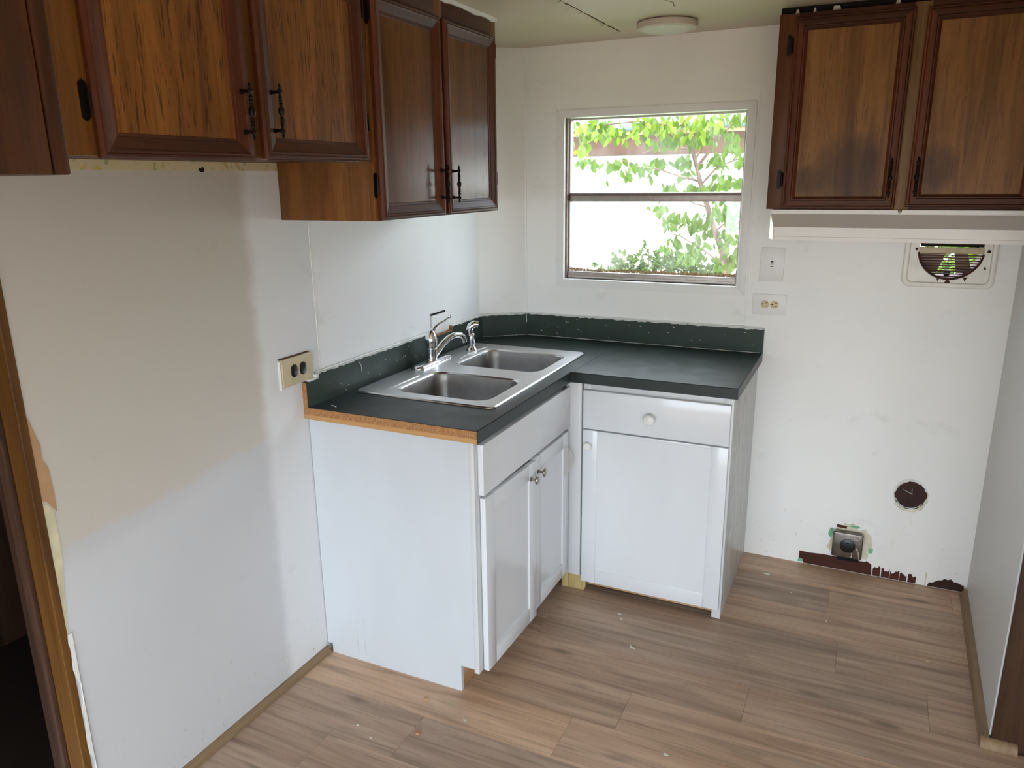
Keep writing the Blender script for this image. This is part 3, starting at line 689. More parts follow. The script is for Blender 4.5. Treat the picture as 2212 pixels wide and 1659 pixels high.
for cx in (1.2435, 1.2805):
    m = MB().prism([(cx+b, 1.1155+a) for a, b in recept_poly(.0168, .0150)], -.0065, -.0085, 'y').build('socket', 'ivory_recept', op, bevel=.0006)
    B(cx+.002, cx+.010, -.0088, -.0083, 1.1205, 1.1230).build('slot', 'shadow_gap', m, smooth=0); B(cx+.002, cx+.010, -.0088, -.0083, 1.108, 1.1105).build('slot', 'shadow_gap', m, smooth=0)
    MB().lathe([(.0027, 0), (.0027, .0004)], Matrix.Translation((cx-.009, -.0084, 1.1165)) @ Matrix.Rotation(math.radians(90), 4, 'X'), 10).build('slot', 'shadow_gap', m, smooth=0)
MB().lathe([(.002, 0), (.0016, .001)], Matrix.Translation((1.262, -.006, 1.1155)) @ Matrix.Rotation(math.radians(90), 4, 'X'), 10).build('screw', 'satin_nickel', op)
ol = thing('power_outlet', 'cream outlet plate with two black sockets on the left wall', 'outlet', (0, -1.398, .999))
MB().prism(rr(-1.470, -1.3265, 1.001, 1.089, .004, 3), .001, .014, 'x').build('plate', 'ivory', ol, bevel=.002)
for cy in (-1.418, -1.377):
    m = MB().prism([(cy+a, 1.046+b) for a, b in [(p[0]*.95, p[1]*1.12) for p in recept_poly(.0185, .0150)]], .0142, .0158, 'x').build('socket', 'brown_plastic', ol, bevel=.0006)
    for dy in (-.006, .006): B(.0158, .0160, cy+dy-.001, cy+dy+.001, 1.047, 1.055).build('slot', 'shadow_gap', m, smooth=0)
MB().lathe([(.0022, 0), (.0018, .001)], Matrix.Translation((.0142, -1.3975, 1.046)) @ Matrix.Rotation(math.radians(90), 4, 'Y'), 10).build('screw', 'satin_nickel', ol)
B(.0005, .0095, -1.474, -1.4715, .994, 1.084).build('paint_lip', 'caulk', ol, smooth=0)
B(.0005, .0060, -1.4705, -1.335, 1.0895, 1.0925).build('gap', 'dirt_brown', ol, smooth=0)
fp = thing('cover_plate', 'blank white cover plate on the wall behind the faucet', 'cover plate', (0, -.502, .996))
B(.001, .008, -.569, -.434, 1.001, 1.080).build('plate', 'plate_white', fp, bevel=.0015)
B(.0005, .004, -.571, -.455, 1.0805, 1.0875).build('gap', 'shadow_gap', fp, smooth=0)
MB().lathe([(.0028, 0), (.0024, .001)], Matrix.Translation((.008, -.541, 1.040)) @ Matrix.Rotation(math.radians(90), 4, 'Y'), 10).build('screw', 'rust', fp)
# range outlet box low on the end wall
rb = thing('range_outlet', 'metal surface box with a round black range socket near the floor', 'outlet', (1.648, 0, .075))
B(1.594, 1.700, -.026, -.0025, .084, .184).build('box', 'galvanized', rb, bevel=.002)
B(1.588, 1.704, -.040, -.0265, .077, .190).build('cover', 'galvanized', rb, bevel=.006, seg=3)
B(1.612, 1.695, -.024, -.004, .056, .0765).build('cable_clamp', 'shadow_gap', rb, bevel=.004)
s_ = MB().lathe([(.030, 0), (.030, .003), (.027, .0045), (.0005, .0045)], Matrix.Translation((1.647, -.040, .134)) @ Matrix.Rotation(math.radians(90), 4, 'X'), 32).build('socket', 'black_plastic', rb)
for a in (90, 215, 325):
    ca, sa = math.cos(math.radians(a)), math.sin(math.radians(a))
    B(1.647+.013*ca-.0035, 1.647+.013*ca+.0035, -.0452, -.0444, .134+.013*sa-.0035, .134+.013*sa+.0035).build('slot', 'shadow_gap', s_, smooth=0)
MB().tube([(1.670, -.0405, .183), (1.668, -.0405, .172), (1.676, -.0405, .165), (1.687, -.0405, .168), (1.690, -.0405, .178), (1.697, -.0405, .186)], .0012, 5).build('paint_drip', 'paint_old_yellow', rb)
MB().tube([(1.676, -.0405, .140), (1.682, -.0405, .122), (1.691, -.0405, .108), (1.692, -.0405, .090), (1.696, -.0405, .080)], .0011, 5).build('paint_drip', 'paint_old_yellow', rb)
MB().tube([(1.664, -.0405, .103), (1.667, -.0405, .095), (1.664, -.0405, .083)], .0013, 5).build('paint_drip', 'caulk', rb)

# ------------------------------------------------------------------ ceiling lamp
cl = thing('ceiling_light', 'flat round white ceiling light, switched off', 'ceiling light', (.862, -.262, ZC))
T = Matrix.Translation((.862, -.262, ZC)) @ Matrix.Rotation(math.pi, 4, 'X')
MB().lathe([(.098, 0), (.107, .004), (.109, .010), (.107, .024), (.103, .027), (.088, .0275)], T, 56).build('rim', 'light_body', cl)
MB().lathe([(.088, .0277), (.080, .031), (.04, .033), (.0005, .0335)], T, 56).build('diffuser', 'light_diffuser', cl)

# ------------------------------------------------------------------ countertop
ZT = .914; TH = .040; D1 = .634; L1 = 1.373; D2 = .614; CW = 1.249
ct = thing('countertop', 'dark green laminate L-shaped countertop with backsplash', 'countertop', (0, 0, ZT-TH))
SX = .642
s1 = MB().box(.0015, .075, -L1, -.31, ZT-TH, ZT).box(.55, D1-.0015, -L1, -D2+.0015, ZT-TH, ZT).box(.55, SX-.0008, -D2+.0015, -.0015, ZT-TH, ZT).box(.075, .55, -L1, -1.145, ZT-TH, ZT)
s1.prism([(.0015, -.31), (.55, -.31), (.55, -.0015), (CB[0]+.001, -.0015), (.0015, CA[1]-.001)], ZT-TH, ZT)
s1.build('sink_run_top', 'green_laminate', ct, smooth=0)
B(SX+.0002, CW-.0015, -D2+.0015, -.0015, ZT-TH, ZT).build('side_run_top', 'green_laminate', ct, smooth=0)
for nm, a in (('edge_strip', (D1-.0013, D1, -L1, -D2+.002, ZT-TH, ZT-.0022)), ('edge_strip', (D1, CW-.0015, -D2, -D2+.0013, ZT-TH, ZT-.0022)), ('edge_strip', (CW-.0013, CW, -D2, -.002, ZT-TH, ZT-.0022))):
    B(*a).build(nm, 'green_laminate', ct, smooth=0)
for a in ((D1-.0013, D1-.0004, -L1, -D2+.002, ZT-.002, ZT-.0009), (D1, CW-.0015, -D2+.0004, -D2+.0013, ZT-.002, ZT-.0009)): B(*a).build('laminate_joint', 'shadow_gap', ct, smooth=0)
# raw near end
B(.0015, D1-.0015, -L1-.0018, -L1-.0002, ZT-.0245, ZT-.0012).build('raw_end', 'particleboard', ct, smooth=0)
B(.0015, D1-.0015, -L1-.0014, -L1-.0002, ZT-TH, ZT-.0248).build('end_batten', 'batten', ct, smooth=0)
B(.0015, .0185, -L1-.0018, -L1-.0002, ZT-.0010, .994).build('raw_end', 'particleboard', ct, smooth=0)
# backsplash, left piece notched for the outlet and for the cover plate
HB = 1.0155
bs = MB().box(.0015, .020, -L1, -1.312, ZT, .995).box(.0015, .020, -1.312, -.566, ZT, HB).box(.0015, .020, -.566, -.424, ZT, .994).box(.0015, .020, -.424, -.1500, ZT, HB)
bs.build('backsplash', 'green_splash', ct, smooth=0)
MB().prism([(.020, -.1502), (.1855, -.020), (CB[0]+.002, -.0015), (.0015, CA[1]-.002)], ZT, HB).build('backsplash', 'green_splash', ct, smooth=0)
B(.1858, CW, -.020, -.0015, ZT, HB).build('backsplash', 'green_splash', ct, smooth=0)
B(.0016, .0198, -.564, -.4262, .9942, .9952).build('raw_notch', 'particleboard', ct, smooth=0)
B(.0016, .0198, -.4262, -.4242, .9942, HB).build('raw_notch', 'particleboard', ct, smooth=0)
def bead(p0, p1, seed, r=.0035, n=40, name='caulk_bead', mat='caulk'):
    rg = random.Random(seed); p0 = Vector(p0); p1 = Vector(p1)
    return MB().tube([p0.lerp(p1, i/n)+Vector((rg.uniform(-.001, .001), rg.uniform(-.001, .001), rg.uniform(-.0008, .0008))) for i in range(n+1)], [r*rg.uniform(.55, 1.35) for i in range(n+1)], 6).build(name, mat, ct)
bead((.008, -1.31, HB), (.008, -.57, HB), 1, .0052); bead((.008, -.42, HB), (.008, -.15, HB), 2, .005)
bead((.010, -.142, HB), (.18, -.010, HB), 3, .004); bead((.19, -.007, HB), (1.24, -.007, HB), 4, .0045)
bead((.19, -.0205, ZT+.0005), (1.24, -.0205, ZT+.0005), 6, .0010); bead((.022, -.1505, ZT+.0005), (.185, -.0212, ZT+.0005), 7, .0010)
bead((.1858, -.0205, ZT+.06), (.1858, -.0205, HB), 9, .0016, 10)
B(.002, .022, -1.362, -1.312, .9955, 1.0035).build('caulk_lump', 'caulk', ct, bevel=.003)
B(.002, .022, -1.330, -1.312, .9955, 1.0135).build('caulk_lump', 'caulk', ct, bevel=.003)
MB().tube([(.022, -1.10, 1.006), (.0215, -1.085, .990), (.0215, -1.083, .965)], .0008, 5).build('paint_drip', 'caulk', ct)
MB().tube([(.10, -1.335, ZT+.001), (.075, -1.325, ZT+.001)], .0014, 5).build('paint_drip', 'caulk', ct)
rg = random.Random(31)
for i in range(26):
    xx = rg.uniform(.25, 1.22); zz = rg.uniform(.93, 1.008); w = rg.uniform(.0012, .0045)
    if i % 7 == 0: w *= 2.2
    MB().prism(ragged(xx, zz, w, w*rg.uniform(.12, .4), 8, .3, i), -.0201, -.0206, 'y').build('paint_speck', 'caulk', ct, smooth=0)
for i in range(16):
    yy = rg.uniform(-1.3, -.6); zz = rg.uniform(.92, 1.0); w = rg.uniform(.0012, .0025)
    MB().prism(ragged(yy, zz, w, w*rg.uniform(.4, 1.5), 7, .3, i), .0201, .0206, 'x').build('paint_speck', 'caulk', ct, smooth=0)

# ------------------------------------------------------------------ sink
sk = thing('kitchen_sink', 'stainless steel double-bowl drop-in sink', 'sink', (.31, -.73, ZT))
SO = (.047, .575, -1.158, -.300); ZS = ZT+.0055
BW = [(.162, .530, -1.112, -.803), (.166, .532, -.696, -.378)]
bm = bmesh.new(); lo = []
for loop in [rr(*SO, .022, 6)] + [rr(*b, .055, 8) for b in BW]:
    vs = [bm.verts.new((p[0], p[1], ZS)) for p in loop]; lo += [bm.edges.new((vs[i], vs[(i+1) % len(vs)])) for i in range(len(vs))]
bmesh.ops.triangle_fill(bm, use_beauty=True, edges=lo)
bm.verts.index_update(); dk = MB().add([v.co[:] for v in bm.verts], [[v.index for v in f.verts] for f in bm.faces]); bm.free()
def off(b, d): return (b[0]-d, b[1]+d, b[2]-d, b[3]+d)
dk.build('deck', 'stainless', sk, smooth=0)
rings = [[(p[0], p[1], z) for p in rr(*off(SO, d), .022+d, 6)] for d, z in ((0, ZS), (.003, ZS-.0008), (.0055, ZS-.003), (.006, ZT+.0002))]
MB().loft(rings, False, False).build('rim', 'chrome_brushed', sk, smooth=60)
for b in BW:
    rings = []
    for d, z in ((0, ZS), (-.004, ZS-.0015), (-.008, ZS-.006), (-.011, ZS-.016), (-.016, ZS-.07), (-.022, ZS-.125), (-.032, ZS-.155), (-.05, ZS-.170), (-.075, ZS-.176), (-.11, ZS-.178)):
        rings.append([(p[0], p[1], z) for p in rr(*off(b, d), max(.02, .055+d*.35), 8)])
    bo = MB().loft(rings[2:], False, True).build('bowl', 'stainless_shaded', sk, smooth=32)
    MB().loft(rings[:3], False, False).build('bowl_rim', 'chrome_brushed', bo, smooth=60)  # brighter metal paints in the highlight along the rim
    cx, cy = (b[0]+b[1])/2, (b[2]+b[3])/2
    MB().lathe([(.045, 0), (.044, .002), (.034, .001), (.030, -.006+.006), (.0005, .0002)], Matrix.Translation((cx, cy, ZS-.1778)), 24).build('drain', 'chrome', bo)
# pressed ledge beside the faucet and the dark sealant line under the rim
for pts in ([(.078, -1.125), (.130, -1.128), (.142, -1.10), (.142, -.90)], [(.150, -.60), (.142, -.545), (.142, -.42), (.150, -.36)]):
    MB().tube([(x, y, ZS-.0005) for x, y in pts], .0028, 8).build('pressed_rib', 'stainless', sk)
MB().loft([[(p[0], p[1], z) for p in rr(*off(SO, .0085), .03, 6)] for z in (ZT+.0002, ZT+.0011)], False, False).build('sealant', 'shadow_gap', sk, smooth=0)

# ------------------------------------------------------------------ faucet and side spray
FX, FY, FZ = .083, -.708, ZS+.0003
fc = thing('faucet', 'chrome single-lever kitchen faucet on the sink deck', 'faucet', (FX, FY, FZ))
def stad(hw, hl, z, n=10):
    out = []
    for cy, a0 in ((hl-hw, 0), (-(hl-hw), 180)):
        for k in range(n+1):
            a = math.radians(a0+180*k/n); out.append((FX+hw*math.cos(a), FY+cy+hw*math.sin(a), z))
    return out
MB().loft([stad(.029, .128, FZ), stad(.029, .128, FZ+.004), stad(.026, .124, FZ+.009), stad(.018, .114, FZ+.0125), stad(.010, .10, FZ+.0135)]).build('base_plate', 'chrome', fc, smooth=60)
T = Matrix.Translation((FX, FY, FZ))
MB().lathe([(.024, .010), (.0235, .016), (.0215, .018), (.0215, .058), (.0225, .059), (.0225, .0605), (.0215, .062)], T, 32).build('body', 'chrome', fc)
MB().lathe([(.0228, .0625), (.0228, .078), (.0236, .080), (.0236, .096), (.021, .110), (.0165, .122), (.011, .130), (.0006, .134)], T, 32).build('dome_cap', 'chrome', fc)
ang = math.radians(74); dx, dy = math.cos(ang), math.sin(ang)
def fp_(u, z): return (FX+dx*u, FY+dy*u, FZ+z)
MB().tube([fp_(.004, .118), fp_(.018, .137), fp_(.042, .150), (fp_(.072, .158)), fp_(.095, .166), fp_(.104, .170)], [.013, .0105, .0085, .007, .0062, .0055], 14, .75).build('lever', 'chrome', fc, smooth=70)
MB().lathe([(.0005, -.007), (.006, -.005), (.0075, 0), (.006, .005), (.0005, .007)], Matrix.Translation(fp_(.104, .171)), 16).build('lever_tip', 'chrome', fc)
MB().tube([fp_(.008, .026), fp_(.03, .042), fp_(.06, .066), fp_(.095, .085), fp_(.13, .092), fp_(.160, .088), fp_(.178, .076), fp_(.183, .064)], [.0145, .0135, .0125, .0118, .0118, .0120, .0118, .0112], 16).build('spout', 'chrome', fc, smooth=70)
MB().tube([fp_(.183, .064), fp_(.186, .055)], .0115, 16).build('aerator', 'chrome', fc)
PX, PY = .118, -.440
spy = thing('side_spray', 'chrome pull-out side spray beside the faucet', 'sprayer', (PX, PY, FZ))
T = Matrix.Translation((PX, PY, FZ))
MB().lathe([(.026, 0), (.0255, .003), (.021, .008), (.0155, .016), (.0145, .020)], T, 28).build('base', 'chrome', spy)
MB().lathe([(.0125, .0205), (.0150, .030), (.0150, .055), (.0135, .070), (.0125, .0715)], T, 24).build('grip', 'chrome', spy)
sa = math.radians(28); sx, sy = math.cos(sa), math.sin(sa)
MB().tube([(PX-sx*.006, PY-sy*.006, FZ+.070), (PX-sx*.008, PY-sy*.008, FZ+.088), (PX-sx*.002, PY-sy*.002, FZ+.103), (PX+sx*.014, PY+sy*.014, FZ+.112), (PX+sx*.030, PY+sy*.030, FZ+.110)], [.0135, .0155, .0160, .0150, .0130], 16).build('spray_head', 'chrome', spy, smooth=70)
MB().tube([(PX+sx*.0302, PY+sy*.0302, FZ+.110), (PX+sx*.034, PY+sy*.034, FZ+.1095)], .0115, 16).build('nozzle', 'bronze_pale', spy)

# ------------------------------------------------------------------ sink base cabinet (faces +x)
CT = ZT-TH-.0005
YS = -1.356; SF = .612
sc = thing('sink_base_cabinet', 'white sink base cabinet with false drawer front and two shaker doors', 'cabinet', (0, YS, 0), math.pi/2, 'white base cabinets')
WB = -.645 - YS
# local: x across (= world y - YS), y = -world x
MB().prism([(-.0225, .0), (-.545, 0), (-.545, .0955), (-SF+.018, .0955), (-SF+.018, CT), (-.0025, CT), (-.0025, .035), (-.0225, .035)], 0, .016, 'x').build('side_panel', 'white_side', sc, world=False, bevel=.0006, smooth=0)
bx(sc, 'body', 'subfloor', .016, WB+.02, -SF+.02, -.012, .0955, CT-.19, bevel=0)
bx(sc, 'toe_kick', 'kick_board', .0165, WB, -.541, -.528, .001, .0955)
bx(sc, 'face_stile', 'white_frame', -.0008, .042, -SF, -SF+.0178, .083, CT); bx(sc, 'face_stile', 'white_frame', WB-.03, WB, -SF, -SF+.0178, .083, CT)
bx(sc, 'face_rail', 'white_frame', .042, WB-.03, -SF, -SF+.0178, CT-.03, CT); bx(sc, 'face_rail', 'white_frame', .042, WB-.03, -SF, -SF+.0178, .66, .70); bx(sc, 'face_rail', 'white_frame', .042, WB-.03, -SF, -SF+.0178, .083, .12)
bx(sc, 'drawer_front', 'white_door', .020, WB+.030, -SF-.0205, -SF-.001, .696, .858, bevel=.002)
def shaker(cab, x, z, w, h, y, sw=.055, rec=.006, top=None, knob=None, kmat=None, rot=0.0, mat='white_door', th=.019):
    top = sw if top is None else top
    d = MB().box(0+.004, w-.004, -th+rec, -.001, .004, h-.004).build('door', mat, cab, world=False, smooth=0)
    d.location = (x, y, z); d.rotation_euler = (0, 0, rot)
    def p(nm, *a): return B(*a).build(nm, mat, d, world=False, bevel=.0015, smooth=30)
    p('stile', 0, sw, -th, 0, 0, h); p('stile', w-sw, w, -th, 0, 0, h)
    p('rail', sw+.0004, w-sw-.0004, -th, 0, 0, sw); p('rail', sw+.0004, w-sw-.0004, -th, 0, h-top, h)
    if knob: make_knob(d, knob[0], -th, knob[1], kmat)
    return d
def make_knob(par, x, y, z, kind):
    T = Matrix.Translation((x, y, z)) @ Matrix.Rotation(math.radians(90), 4, 'X')
    if kind == 'nickel': MB().lathe([(.0095, 0), (.0095, .002), (.0048, .004), (.0042, .014), (.008, .019), (.0145, .0215), (.0155, .0245), (.013, .028), (.0005, .0295)], T, 24).build('knob', 'satin_nickel', par, world=False)
    elif kind == 'big': MB().lathe([(.012, 0), (.010, .006), (.0115, .012), (.0195, .016), (.021, .021), (.018, .027), (.010, .031), (.0005, .032)], T, 32).build('knob', 'ceramic', par, world=False)
    else: MB().lathe([(.009, 0), (.009, .004), (.0155, .007), (.0165, .011), (.013, .016), (.0005, .018)], T, 28).build('knob', 'ceramic', par, world=False)
d1 = shaker(sc, .028, .083, .363, .600, -SF-.0015, knob=(.322, .547), kmat='nickel', rot=-math.radians(1.6))
d2 = shaker(sc, .398, .090, .330, .594, -SF-.0015, knob=(.036, .535), kmat='nickel')
d1['label'] = 'white shaker door standing slightly ajar'
# protective film peeling from the farther door
fm = MB(); rows = []
for i in range(9):
    t = i/8; w = .050*math.sin(math.pi*(.12+.80*t)); rows.append([(.285, -.0202, .42+.135*t), (.285+w*.5, -.0202-.006*math.sin(math.pi*t)-.004, .42+.133*t), (.285+w, -.0202-.022*math.sin(math.pi*t), .42+.128*t)])
fm.loft(rows, False, False, closed=False).build('peeling_film', 'peel_film', d2, world=False, smooth=60)
# cracks low on the side panel
for xx, z0_, z1_ in ((.135, .02, .155), (.165, .012, .172)):
    MB().tube([(xx, YS-.0002, z0_), (xx-.001, YS-.0002, (z0_+z1_)/2), (xx, YS-.0002, z1_)], .0009, 5).build('scratch', 'white_bubbled', sc)

# filler strip between the two base cabinets
fs_ = B(.614, .6775, -.6115, -.594, .070, CT).build('filler_strip', 'white_frame', smooth=30, bevel=.001, loc=(.645, -.60, .070))
tag(fs_, 'white filler board between the two base cabinets', 'filler board')
# ------------------------------------------------------------------ drawer base cabinet (faces -y)
RX0, RX1, RF = .678, 1.234, .592
rc = thing('drawer_base_cabinet', 'white base cabinet with one drawer over a single door', 'cabinet', (RX0, 0, 0), 0, 'white base cabinets')
RW = RX1-RX0
bx(rc, 'side_panel', 'white_bubbled', RW-.016, RW, -RF+.002, -.003, .001, CT)
bx(rc, 'body', 'subfloor', .0, RW-.0165, -RF+.02, -.003, .06, CT-.002, bevel=0)
bx(rc, 'face_stile', 'white_frame', 0, .03, -RF, -RF+.018, .06, CT); bx(rc, 'face_stile', 'white_frame', RW-.032, RW+.001, -RF, -RF+.018, .004, CT)
bx(rc, 'face_rail', 'white_frame', .03, RW-.032, -RF, -RF+.018, CT-.04, CT); bx(rc, 'face_rail', 'white_frame', .03, RW-.032, -RF, -RF+.018, .67, .72); bx(rc, 'face_rail', 'white_frame', .03, RW-.032, -RF, -RF+.018, .055, .10)
bx(rc, 'toe_kick', 'kick_board', .03, RW-.032, -RF+.006, -RF+.016, .0265, .0545)
dr = bx(rc, 'drawer_front', 'white_door', .006, RW-.006, -RF-.0205, -RF-.001, .6975, .849, bevel=.002)
make_knob(dr, .945-RX0, -RF-.0205, .768, 'big')
shaker(rc, .006, .049, RW-.012, .643, -RF-.0015, sw=.058, rec=.0025, top=.012, knob=(.022, .580), kmat='small')
# pine blocks propping the corner
b1 = B(.597, .6235, -.602, -.56, .0005, .069).build('pine_block', 'pine_block', bevel=.001, loc=(.61, -.58, .0005)); tag(b1, 'thin pale pine offcut propping the cabinet corner', 'wood block')
b2 = MB().prism([(.625, .0005), (.692, .0005), (.699, .016), (.699, .069), (.625, .069)], -.600, -.562, 'y').build('pine_block', 'pine_block', bevel=.001, loc=(.66, -.58, .0005)); tag(b2, 'wider pale pine block under the filler board', 'wood block')

# ------------------------------------------------------------------ paint flakes on the floor
rg = random.Random(12)
FLAKES = ['large white paint flake on the floor right of the drawer cabinet', 'larger of two paint flakes before the drawer cabinet door', 'smaller of two paint flakes before the drawer cabinet door',
          'white paint flake beside the thin paint curl mid-floor', 'tiny paint flake on the floor left of the range socket', 'tiny paint flake on the floor near the right baseboard',
          'paint flake on the floor nearest the bottom edge, right of centre', 'left one of two paint flakes near the left baseboard', 'right one of two paint flakes near the left baseboard',
          'tiny paint flake on the floor below the range socket', 'paint flake on the floor just before the sink cabinet toe kick']
for i, (fx, fy, s) in enumerate(((1.353, -.165, .010), (.88, -.71, .006), (.895, -.74, .004), (.985, -.90, .007), (1.46, -.28, .004), (1.93, -.56, .004), (1.22, -1.36, .006), (.33, -1.63, .005), (.40, -1.66, .004), (1.60, -.44, .004), (.62, -1.475, .005))):
    pts = ragged(fx, fy, s*1.2, s*.7, 9, .3, 40+i)
    tag(MB().prism(pts, .0005, .0016).build('paint_flake', 'paint_flake', smooth=0, loc=(fx, fy, .0005)), FLAKES[i], 'paint flake', 'paint flakes on the floor')
tag(MB().tube([(.972, -.885, .002), (.985, -.900, .002), (.996, -.905, .002)], .0016, 6).build('paint_curl', 'paint_flake', loc=(.985, -.895, .001)), 'thin white paint curl lying in the middle of the floor', 'paint flake')
for i, (fx, fy) in enumerate(((.515, -1.58), (.46, -1.44))):
    tag(MB().prism(ragged(fx, fy, .011-.003*i, .009-.003*i, 8, .35, 60+i), .0005, .005).build('wood_chip', 'kick_board', smooth=0, loc=(fx, fy, .0005)), ('larger' if i == 0 else 'smaller')+' pale wood chip on the floor near the camera', 'wood chip')

# ------------------------------------------------------------------ outdoors beyond the window
struct(B(-25, 25, .11, 30, -.75, -.70).build('ground', 'ground_grass', smooth=0))
struct(B(-25, 25, -30, YREAR-.11, -.75, -.70).build('ground_rear', 'gravel', smooth=0))
sh = thing('shed', 'white sunlit shed with brown fascia and grey roof edge outside the window', 'shed', (0, 3.0, -.70))
for i in range(20): B(-4.0+.40*i, -3.602+.40*i, 3.0, 3.04, -.70, 1.80).build('siding_panel', 'shed_white', sh, smooth=0)
B(-4.1, 4.1, 2.95, 3.0, 1.797, 1.955).build('fascia', 'fascia_brown', sh, smooth=0)
B(-4.1, 4.1, 2.945, 2.96, 1.955, 1.985).build('fascia_cap', 'kick_board', sh, smooth=0)
MB().tube([(-4.15, 2.92, 2.02), (4.15, 2.92, 2.02)], .04, 12).build('gutter', 'roof_metal', sh)
MB().prism([(2.88, 2.03), (5.2, 2.75), (5.2, 2.79), (2.88, 2.07)], -4.15, 4.15, 'x').build('roof', 'roof_metal', sh, smooth=0)
# tree
TY = 1.30
tr = thing('tree', 'young leafy green tree right outside the window', 'tree', (.86, TY, -.70))
def tp_(px, py, Y):      # a point on the plane y=Y seen at a window position, as x,z
    v = _f + _r*(px-1106)/FPX - _u*(py-829.5)/FPX; t = (Y+3.2007)/v.y
    return Vector((1.6147+v.x*t, Y, 1.6140+v.z*t))
tpts = [Vector((.90, TY+.02, -.70))] + [tp_(x, y, TY) for x, y in ((1572, 600), (1556, 530), (1540, 488), (1527, 442), (1513, 396), (1506, 365), (1495, 322), (1481, 285), (1470, 245))]
MB().tube(tpts, [.024, .019, .017, .016, .015, .014, .012, .010, .007, .004], 10).build('trunk', 'bark', tr)
def branch(pts, r0, dy=0.0, parent=tr):
    P = [tp_(x, y, TY+dy*i/max(1, len(pts)-1)) for i, (x, y) in enumerate(pts)]
    MB().tube(P, [r0*(1-.7*i/(len(P)-1)) for i in range(len(P))], 6).build('branch', 'bark', parent)
for pts, r0, dy in (([(1512, 392), (1460, 378), (1425, 366), (1380, 360), (1340, 345)], .008, -.2), ([(1506, 360), (1530, 330), (1548, 300), (1580, 270), (1620, 255)], .010, .15), ([(1497, 325), (1470, 318), (1430, 316), (1390, 330)], .007, .2),
                    ([(1502, 345), (1518, 315), (1530, 290)], .008, 0), ([(1515, 398), (1550, 360), (1590, 345), (1612, 342)], .007, -.1), ([(1530, 448), (1500, 440), (1480, 430)], .006, .1), ([(1545, 500), (1580, 470), (1600, 450)], .006, .1),
                    ([(1570, 590), (1590, 560), (1598, 500)], .010, .2), ([(1565, 575), (1520, 540), (1470, 510), (1425, 498)], .007, -.15), ([(1481, 285), (1440, 270), (1380, 262), (1300, 270), (1240, 285)], .008, .1),
                    ([(1572, 598), (1610, 590), (1640, 540)], .009, -.1), ([(1475, 265), (1500, 240), (1540, 215)], .007, .1)):
    branch(pts, r0, dy)
def leaf_mesh(name, mat):
    m = MB(); L = 1.0
    outl = [(0, 0), (.16, .22), (.25, .42), (.24, .60), (.13, .82), (0, 1.0)]
    vs = [(0, 0, 0), (0, .25, -.02), (0, .5, -.02), (0, .75, -.04), (0, 1.0, -.10)]
    for sgn in (-1, 1): vs += [(sgn*.17, .22, .05), (sgn*.27, .45, .06), (sgn*.21, .70, .02)]
    fs = [(0, 5, 1), (1, 5, 6, 2), (2, 6, 7, 3), (3, 7, 4), (0, 1, 8), (1, 2, 9, 8), (2, 3, 10, 9), (3, 4, 10)]
    me = bpy.data.meshes.new(name); me.from_pydata(vs, [], fs)
    for p in me.polygons: p.use_smooth = True
    me.materials.append(M[mat]); return me, vs, fs
LM, LV, LF = leaf_mesh('leaf', 'leaf'); LD, _, _ = leaf_mesh('leaf_shaded', 'leaf_shaded')
# leaf clusters given by where they hang (window position), spread, count, depth offset
CL = [(1262, 285, 30, 30, 16, .05), (1250, 320, 18, 30, 6, .1), (1300, 285, 28, 24, 15, .0), (1340, 280, 26, 22, 12, .05), (1380, 275, 26, 24, 14, -.05), (1410, 262, 24, 18, 10, .1), (1440, 265, 24, 22, 14, .0), (1475, 268, 26, 30, 16, .05),
      (1510, 260, 28, 30, 18, .0), (1545, 255, 26, 26, 12, -.05), (1590, 248, 30, 16, 10, .1), (1590, 312, 22, 18, 9, -.1), (1530, 295, 20, 18, 8, .05), (1490, 300, 22, 14, 8, -.05), (1445, 300, 22, 14, 8, .05),
      (1270, 345, 22, 10, 6, -.15), (1325, 350, 26, 12, 9, -.1), (1355, 372, 24, 16, 9, -.15), (1395, 365, 18, 12, 7, -.1), (1430, 345, 22, 12, 8, .0), (1480, 342, 20, 14, 8, .05), (1550, 345, 20, 16, 9, -.05), (1605, 345, 14, 16, 7, -.2),
      (1565, 385, 26, 18, 12, -.2), (1600, 395, 16, 20, 9, -.2), (1480, 372, 12, 6, 4, .1), (1445, 402, 18, 10, 7, .0), (1495, 402, 22, 10, 9, -.05), (1535, 402, 20, 10, 7, .0), (1425, 445, 16, 16, 7, -.1), (1470, 470, 28, 18, 12, .0),
      (1500, 482, 20, 16, 8, .1), (1560, 450, 26, 24, 14, .0), (1590, 470, 20, 40, 16, .1), (1575, 510, 26, 30, 16, -.05), (1590, 550, 22, 30, 14, .0), (1450, 520, 22, 14, 8, -.1), (1485, 545, 24, 16, 10, -.1), (1540, 500, 16, 16, 6, .15), (1520, 470, 20, 20, 8, .1), (1560, 560, 24, 20, 9, .0), (1440, 480, 18, 14, 6, -.1), (1515, 520, 22, 14, 7, -.05), (1300, 262, 40, 10, 8, .1), (1410, 300, 20, 12, 6, .1), (1595, 420, 12, 24, 6, .1), (1570, 290, 24, 14, 6, .1)]
rg = random.Random(77); nleaf = 0
extra = MB()
def leaf_mat4(p, s):
    return Matrix.Translation(p) @ Euler((rg.uniform(-2.1, -.7), rg.uniform(-.7, .7), rg.uniform(-3.14, 3.14))).to_matrix().to_4x4() @ Matrix.Diagonal((s, s, s, 1))
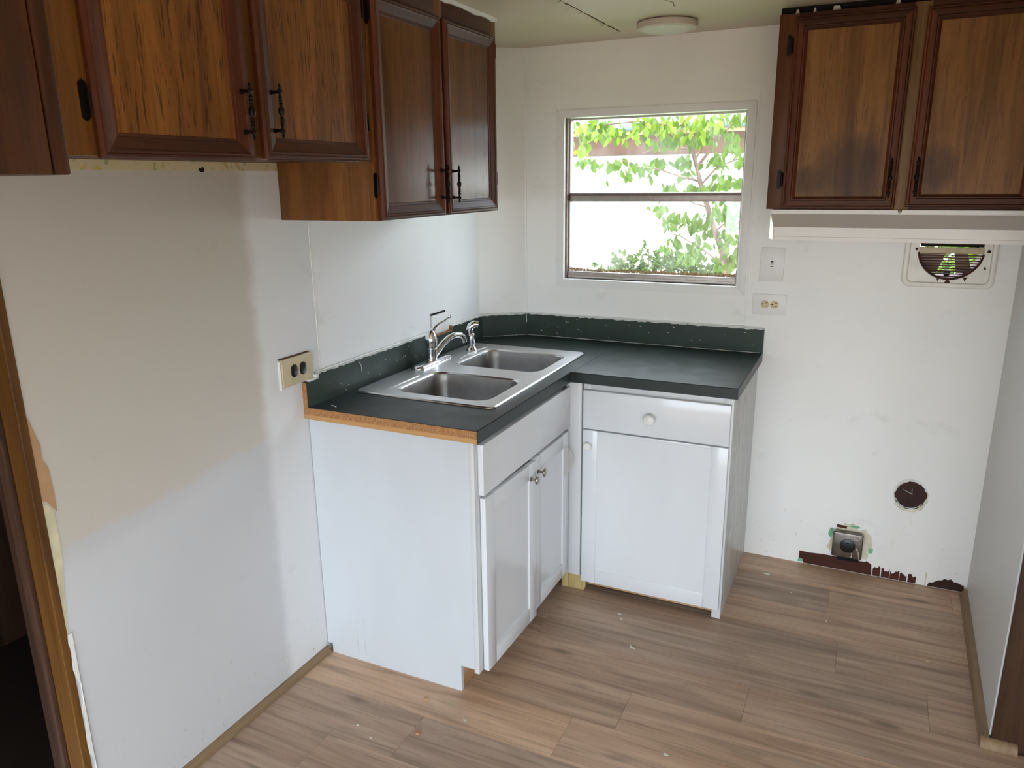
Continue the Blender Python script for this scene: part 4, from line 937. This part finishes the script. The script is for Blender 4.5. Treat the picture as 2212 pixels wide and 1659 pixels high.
for (cx, cy, sx, sy, n, dz) in CL:
    for i in range(int(n*2.3)):
        p = tp_(cx+rg.gauss(0, sx*.5), cy+rg.gauss(0, sy*.5), TY+dz+rg.uniform(-.18, .18)); m4 = leaf_mat4(p, rg.uniform(.042, .075))
        if nleaf < 290:
            o = bpy.data.objects.new('leaf', LM); COL.objects.link(o); o.matrix_local = XF[tr.name].inverted() @ m4; o.parent = tr; nleaf += 1
        else: extra.add([m4 @ Vector(v) for v in LV], LF)
for i in range(130):   # crown above and beside what the window shows
    p = Vector((rg.gauss(.6, .5), TY+rg.uniform(-.3, .5), rg.uniform(2.05, 2.9))); extra.add([leaf_mat4(p, rg.uniform(.05, .085)) @ Vector(v) for v in LV], LF)
o = extra.build('foliage', 'leaf', tr, smooth=0); o['kind'] = 'stuff'
# shrub along the foot of the window view, and one outside the vent
def shrub(name, label, loc, boxes, n, mat='leaf_shaded', s0=.04, s1=.07):
    t = thing(name, label, 'shrub', loc); m = MB(); st = MB(); rg2 = random.Random(len(label))
    for i in range(n):
        b = boxes[i % len(boxes)]; p = Vector((rg2.gauss(b[0], b[3]), rg2.gauss(b[1], b[4]), rg2.gauss(b[2], b[5])))
        if p.y < .3: continue
        m.add([leaf_mat4(p, rg2.uniform(s0, s1)) @ Vector(v) for v in LV], LF)
    for b in boxes[:6]: MB().tube([loc, ((loc[0]+b[0])/2+.03, b[1], (loc[2]+b[2])/2), (b[0], b[1], b[2]+.1)], [.010, .007, .003], 6).build('stem', 'bark', t)
    o = m.build('foliage', mat, t, smooth=0); o['kind'] = 'stuff'
sbx = []
for (px, py) in ((1400, 565), (1440, 555), (1480, 570), (1520, 565), (1550, 580), (1380, 575), (1350, 560), (1470, 545), (1330, 580)):
    q = tp_(px, py, 1.75); sbx.append((q.x, 1.75, q.z-.02, .07, .12, .05)); sbx.append((q.x, 1.75, q.z-.35, .12, .15, .15))
shrub('shrub', 'low green shrub at the foot of the tree outside the window', (.35, 1.75, -.70), sbx, 900)
shrub('shrub', 'bright green bush seen through the exhaust vent', (2.0, .85, -.70), [(1.95, .85, 1.15, .12, .12, .12), (2.0, .85, .7, .15, .15, .25), (2.1, .95, 1.3, .14, .12, .12)], 420, 'leaf', .06, .09)
